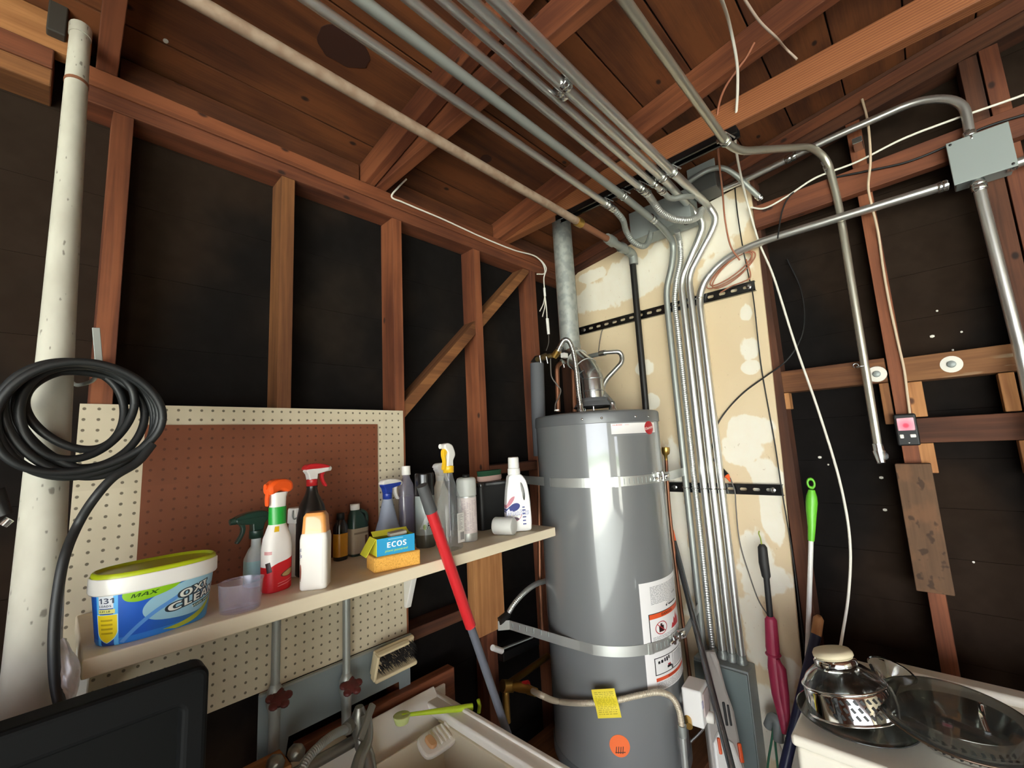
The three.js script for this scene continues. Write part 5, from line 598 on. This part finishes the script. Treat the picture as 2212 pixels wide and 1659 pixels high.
// ---------- laundry sink ----------
{
  const t = T('laundry_sink', 'white plastic laundry sink with a moulded soap dish, bottom centre', 'sink', [.66, 0, -1.05]); const SM = phy({ color: 0xf3efe2, roughness: .4, clearcoat: .15 });
  const x0 = .385, x1 = .965, z0 = -1.375, z1 = -.78, y = .855;
  P(t, 'back_flange', box(x0, x1 + .06, .80, .838, -1.39, -1.380, .003), SM); P(t, 'back_deck', beam([x0, .815, -1.33], [x1, .815, -1.33], [0, -.10, .1], .012, .115, .004), SM);
  for (const px of [.51, .78, .957]) P(t, 'flange_screw', turnTo(lathe([[0, .002], [.005, .001], [.005, 0]], 10), [0, 1, 0], [0, 0, 1], [px, .817, -1.3795]), M.boxGrey);
  P(t, 'right_rim', [box(x1 - .05, x1, .80, .835, -1.36, z1, .008), box(x1 - .006, x1 + .012, .79, .842, -1.37, z1, .005)], SM); P(t, 'left_rim', box(x0, x0 + .05, .80, .835, -1.36, z1, .008), SM); P(t, 'front_rim', box(x0, x1, .80, .835, z1 - .05, z1, .008), SM);
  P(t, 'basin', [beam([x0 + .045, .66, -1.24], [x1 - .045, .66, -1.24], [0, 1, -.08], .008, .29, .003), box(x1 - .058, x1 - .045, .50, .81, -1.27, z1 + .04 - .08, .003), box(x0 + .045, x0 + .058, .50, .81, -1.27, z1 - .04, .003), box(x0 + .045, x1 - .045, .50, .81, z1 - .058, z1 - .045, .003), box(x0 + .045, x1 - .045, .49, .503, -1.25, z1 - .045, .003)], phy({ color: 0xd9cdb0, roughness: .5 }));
  const sd = P(t, 'soap_dish', extr(smoothPts([[-.055, -.03], [-.05, .03], [0, .038], [.05, .03], [.055, -.03], [0, -.04]], 40), .016, .005).rotateX(-Math.PI / 2 + .35).translate(.862, .794, -1.215), SM, 'ribbed soap dish'); for (let i = 0; i < 5; i++) P(sd, 'rib', box(-.002, .002, 0, .010, -.028, .026, .001).rotateX(.35).translate(.850 + i * .015, .800, -1.213), SM);
  P(t, 'leg', box(x0 + .05, x0 + .08, 0, .49, -1.2, -1.17), SM); P(t, 'leg', box(x1 - .08, x1 - .05, 0, .49, -1.2, -1.17), SM); P(t, 'leg', box(x0 + .05, x0 + .08, 0, .49, -.87, -.84), SM); P(t, 'leg', box(x1 - .08, x1 - .05, 0, .49, -.87, -.84), SM);
  const so = solo('soap_bar', 'peach sliver of soap in the sink soap dish', 'soap', loft([[0, .022, .036, 3], [.003, .026, .042, 3], [.010, .026, .042, 3], [.013, .02, .036, 3]], 24).rotateX(.35).translate(.833, .803, -1.205), col(0xd9a878, .5), [.833, .803, -1.205]);
  const gb = T('dish_brush', 'lime green long-handled brush lying across the back corner of the sink', 'brush', [0.849,0.847,-1.3]); const GM = plastic(0xb4cf2a, .4); const a = [0.996,0.835,-1.2], b = [0.789,0.87,-1.29];
  P(gb, 'handle', sweep([a, a.map((v, i) => v + (b[i] - v) * .5), a.map((v, i) => v + (b[i] - v) * .75), b].map(V), (q, i) => [.011, .008, .006, .005][i], 12), GM); P(gb, 'end_ring', sweep([V([1.023,0.845,-1.2]), V([1.028,0.825,-1.2]), V([1.023,0.805,-1.2])], .006, 8), GM); P(gb, 'bristle_tuft', lathe([[.02, 0], [.026, .02], [.022, .022], [0, .022]], 20).translate(b[0], b[1] - .02, b[2]), col(0xcbd68a, .8));
}
// ---------- washing machine and glass lids ----------
{
  const t = T('washing_machine', 'white washing machine in the lower right corner with glass lids on top', 'washing machine', [1.58, 0, 0]); const WM = phy({ color: 0xe8e2d2, roughness: .35, clearcoat: .3 });
  P(t, 'cabinet', box(1.335, 1.86, .02, .893, -.348, .32, .012), WM); P(t, 'top_panel', box(1.325, 1.865, .893, .92, -.355, .325, .010), WM); P(t, 'front_panel', box(1.328, 1.336, .08, .84, -.28, .26, .006), WM, 'recessed front panel');
  P(t, 'rear_console', box(1.80, 1.862, .918, .945, -.20, .32, .012), WM); for (const [x, z] of [[1.38, -.3], [1.38, .27], [1.82, -.3], [1.82, .27]]) P(t, 'foot', lathe([[0, 0], [.02, 0], [.02, .022], [0, .022]], 16).translate(x, 0, z), M.black);
  const GL = phy({ color: 0xeef2f0, roughness: .03, transmission: 1, thickness: .004, ior: 1.5 }), GD = phy({ color: 0x8e938f, roughness: .04, transmission: .9, thickness: .004, ior: 1.5 });
  const a = T('glass_cover', 'slotted steel basket under a cream-knobbed glass dome, at left on the washing machine', 'pan cover', [1.462,0.92,-0.235]); const [ax, , az] = [1.48,0.92,-0.236];
  const at = (g) => g.translate(ax, .921, az), lean = (g) => { g.rotateX(-.22); g.rotateZ(-.10); return at(g); };
  P(a, 'lower_dish', at(lathe([[0, .002], [.08, .002], [.126, .016], [.130, .019], [.126, .020], [.08, .006], [0, .006]], 56)), GD); P(a, 'steel_basket', lean(lathe([[.088, .020], [.101, .022], [.103, .026], [.094, .078], [.092, .084], [.090, .084], [.088, .020]], 56)), M.chrome, 'polished steel basket'); P(a, 'basket_rim', lean(ring(.104, .004, 56, 8).rotateX(Math.PI / 2).translate(0, .024, 0)), M.chrome);
  for (let r = 0; r < 3; r++) for (let i = 0; i < 9; i++) { const th = ang(118 + i * 9 + r * 3), R0 = .1005 - r * .0028, g = box(-.0035, .0035, -.006, .006, -.0012, .0012, .0008); g.rotateZ(.5); g.rotateY(Math.PI / 2 - th); g.translate(Math.cos(th) * R0, .040 + r * .015, Math.sin(th) * R0); P(a, 'slot', lean(g), M.black); }
  P(a, 'dome', lean(lathe([[.093, .084], [.094, .087], [.080, .108], [.060, .124], [.048, .130], [.046, .128], [.078, .104], [.091, .086]], 56)), GL); P(a, 'steel_rim', lean(ring(.094, .003, 56, 8).rotateX(Math.PI / 2).translate(0, .086, 0)), M.chrome);
  P(a, 'chrome_collar', lean(lathe([[.044, .126], [.050, .128], [.050, .142], [.044, .148], [.040, .148]], 40)), M.chrome); P(a, 'knob_cap', lean(lathe([[.041, .148], [.047, .151], [.047, .158], [.042, .166], [.02, .171], [0, .172]], 40)), M.cream, 'cream knob');
  const c = T('glass_cover', 'small clear glass funnel tipped against the cream-knobbed glass cover', 'pan cover', [1.597,0.96,-0.168]); { const o = [1.567,1,-0.171]; const g = lathe([[.018, 0], [.022, .03], [.05, .055], [.053, .058], [.047, .056], [.018, .032], [.014, 0]], 36); P(c, 'glass_bowl', g.rotateZ(-.9).rotateX(.3).translate(o[0], o[1] - .02, o[2]), GL); P(c, 'handle_rod', cyl([1.557,1.04,-0.198], [1.587,0.97,-0.185], .004, .004, 8), M.blackIron); }
  const b = T('glass_cover', 'wide smoked glass platter tilted on a steel bowl, at right on the washing machine', 'pan cover', [1.535,0.92,-0.057]); const [bx, , bz] = [1.487,1,-0.046];
  const tl = (g) => { g.rotateZ(.10).rotateX(.05); g.translate(bx, .998, bz); return g; }; P(b, 'glass_disc', tl(lathe([[0, .012], [.06, .011], [.13, .002], [.142, 0], [.144, .003], [.13, .008], [.06, .016], [0, .017]], 64)), GD); P(b, 'disc_edge', tl(ring(.143, .003, 64, 8).rotateX(Math.PI / 2)), phy({ color: 0x5a4a3c, roughness: .15, metalness: .6 })); P(b, 'chrome_handle', tl(pipe([[-.045, .014, .05], [-.02, .03, .045], [.03, .03, .045], [.055, .014, .05]], .006, .02, 10)), M.chrome);
  const [sx, , sz] = [1.517,0.92,-0.043]; const bb = T('steel_bowl', 'polished steel bowl with slots under the smoked glass platter', 'bowl', [sx, .921, sz]);
  P(bb, 'bowl_wall', lathe([[0, 0], [.072, 0], [.088, .012], [.104, .062], [.106, .066], [.103, .067], [.084, .014], [.070, .003], [0, .003]], 56).translate(sx, .921, sz), M.chrome); for (let r = 0; r < 2; r++) for (let i = 0; i < 12; i++) { const th = ang(120 + i * 9 + r * 4), y = .022 + r * .02, R0 = .091 + r * .0062, g = box(-.0028, .0028, -.0085, .0085, -.0012, .0012, .0008); g.rotateZ(.45); g.rotateY(Math.PI / 2 - th); g.translate(sx + Math.cos(th) * R0, .921 + y, sz + Math.sin(th) * R0); P(bb, 'slot', g, M.black); }
  const rg = T('glass_cover', 'little round glass cover with a bright rim between the two larger covers', 'pan cover', [1.551,0.95,-0.14]); const ro = [1.553,0.95,-0.138]; P(rg, 'glass_disc', lathe([[0, .016], [.03, .012], [.048, .002], [.05, .004], [.03, .016], [0, .02]], 40).rotateZ(.25).translate(...ro), GL); P(rg, 'rim', ring(.049, .003, 40, 8).rotateX(Math.PI / 2).rotateZ(.25).translate(...ro), M.chrome);
}
// ---------- things leaning by the drywall ----------
{
  const um = T('umbrella', 'folded magenta umbrella with a long black handle leaning on the drywall', 'umbrella', [1.86,0.409,-0.515]); const MM = phy({ color: 0xb63358, roughness: .45, sheen: .4, sheenRoughness: .4, sheenColor: new THREE.Color(0xff9ab0) });
  P(um, 'handle', sweep([[2,1.226,-0.548], [2,1.215,-0.548], [1.995,1.157,-0.549], [1.99,1.106,-0.545], [1.99,1.097,-0.545], [1.97,0.956,-0.544]].map(V), (q, i) => [.010, .017, .0185, .016, .011, .011][i], 16), col(0x242322, .6)); P(um, 'wrist_loop', cord([[2,1.226,-0.55], [2,1.249,-0.551], [2.01,1.267,-0.558], [2.01,1.276,-0.555]], .0025, 20), col(0x8a9a2a, .6));
  P(um, 'canopy', sweep([[1.975,0.955,-0.547], [1.97,0.951,-0.543], [1.965,0.847,-0.548], [1.96,0.816,-0.547], [1.955,0.786,-0.544], [1.94,0.695,-0.54], [1.92,0.621,-0.53], [1.91,0.58,-0.526]].map(V), (q, i) => [.016, .021, .024, .020, .026, .024, .016, .012][i], 16), MM); P(um, 'canopy_fold', sweep([[1.95,0.815,-0.534], [1.945,0.787,-0.523], [1.93,0.707,-0.519], [1.92,0.617,-0.519], [1.91,0.559,-0.521]].map(V), (q, i) => [.008, .018, .017, .012, .006][i], 12), MM); P(um, 'strap', ring(.024, .004, 20, 6).rotateX(Math.PI / 2).translate(...[1.963,0.826,-0.548]), MM); P(um, 'shaft', cyl([1.91,0.589,-0.523], [1.86,0.409,-0.515], .006), M.chrome);
  const gd = T('duster', 'white pole with a lime green looped handle leaning beside the drywall edge', 'duster', [2,0.595,-0.478]); const GM = plastic(0x6cc832, .4); P(gd, 'pole', cyl([2.05,1.254,-0.386], [2,0.595,-0.478], .0085), M.white); P(gd, 'grip', sweep([[2.04,1.444,-0.359], [2.04,1.419,-0.362], [2.04,1.396,-0.365], [2.04,1.361,-0.37], [2.03,1.302,-0.375], [2.03,1.253,-0.383]].map(V), (q, i) => [.011, .018, .020, .018, .013, .011][i], 14), GM, 'lime green grip'); P(gd, 'hanging_loop', turnTo(ring(.014, .005, 24, 8).scale(.8, 1.2, 1), [0, 0, 1], [-1, 0, .1], [2.045,1.468,-0.359]), GM);
  const bh = T('broom', 'blue broom handle with a bare wood tip leaning beside the duster pole', 'broom', [1.8,0.496,-0.523]); P(bh, 'wood_tip', sweep([[2.02,0.983,-0.389], [2.02,0.972,-0.393], [2,0.918,-0.404]].map(V), (q, i) => [.008, .017, .017][i], 16), std({ map: tPale, roughness: .6 })); P(bh, 'blue_sleeve', cyl([2,0.919,-0.404], [1.8,0.496,-0.523], .0172), M.blue.clone()); bh.children[1].material = plastic(0x121c44, .4);
  const gc = T('cord_bundle', 'grey pipe end with green and white cords hanging below the umbrella', 'cord bundle', [1.97,0.556,-0.579]); P(gc, 'pipe_end', pipe([[2,0.535,-0.608], [1.985,0.582,-0.586], [1.97,0.584,-0.563], [1.965,0.514,-0.568]], .018, .03), M.boxGrey); P(gc, 'green_cord', cord([[1.97,0.563,-0.579], [1.96,0.508,-0.591], [1.95,0.442,-0.607], [1.94,0.362,-0.622]], .004, 30), col(0x2f6a4e, .7)); P(gc, 'green_cord', cord([[1.965,0.566,-0.575], [1.955,0.499,-0.578], [1.945,0.426,-0.577], [1.94,0.365,-0.58]], .004, 30), col(0x2f6a4e, .7)); P(gc, 'white_cord', cord([[1.965,0.558,-0.572], [1.96,0.523,-0.572], [1.955,0.497,-0.563], [1.95,0.476,-0.557]], .005, 30), M.wireWhite);
  // stick vacuum
  const va = T('stick_vacuum', 'grey and white upright vacuum with orange accents standing between the tank and the electrical box', 'vacuum', [1.80, 0, -.70]); const a = [1.9,0.802,-0.772], b = [1.8,0.4,-0.707]; const ax = V(a).sub(V(b)).normalize(); const M4 = new THREE.Matrix4(); { const Y = ax, Xv = new THREE.Vector3(.62, 0, .78), Z = Xv.clone().cross(Y).normalize(); Xv.copy(Y.clone().cross(Z)); M4.makeBasis(Xv, Y, Z).setPosition(...b); }
  const L = V(a).distanceTo(V(b)), vm = (g) => { g.applyMatrix4(M4); return g; };
  P(va, 'upper_tube', vm(extr([[-.016, L * .99], [-.022, L], [.022, L], [.030, L * .92], [.040, L * .70], [.056, L * .52], [.060, 0], [-.06, 0], [-.055, L * .4], [-.032, L * .72]], .05, .010)), std({ color: 0xa9a39b, roughness: .45 })); P(va, 'dust_cup', vm(extr([[-.05, .03], [-.046, L * .30], [-.02, L * .38], [.03, L * .30], [.05, L * .12], [.05, .03]], .07, .010).translate(0, 0, .004)), M.white, 'white dust cup'); P(va, 'air_slot', vm(box(.014, .024, L * .42, L * .60, .022, .029, .003)), M.black); P(va, 'air_slot', vm(box(.030, .038, L * .42, L * .58, .022, .029, .003)), M.black); P(va, 'accent', vm(box(.044, .058, L * .16, L * .30, .02, .034, .004)), M.orange); P(va, 'accent', vm(box(-.030, -.018, L * .22, L * .34, .03, .044, .004)), M.orange); P(va, 'floor_head', vm(box(-.1, .1, -.38, -.30, -.01, .13, .02)), M.boxGrey); P(va, 'neck', vm(box(-.03, .03, -.31, .02, -.02, .02, .01)), M.boxGrey);
}
renderer.render(scene, camera);
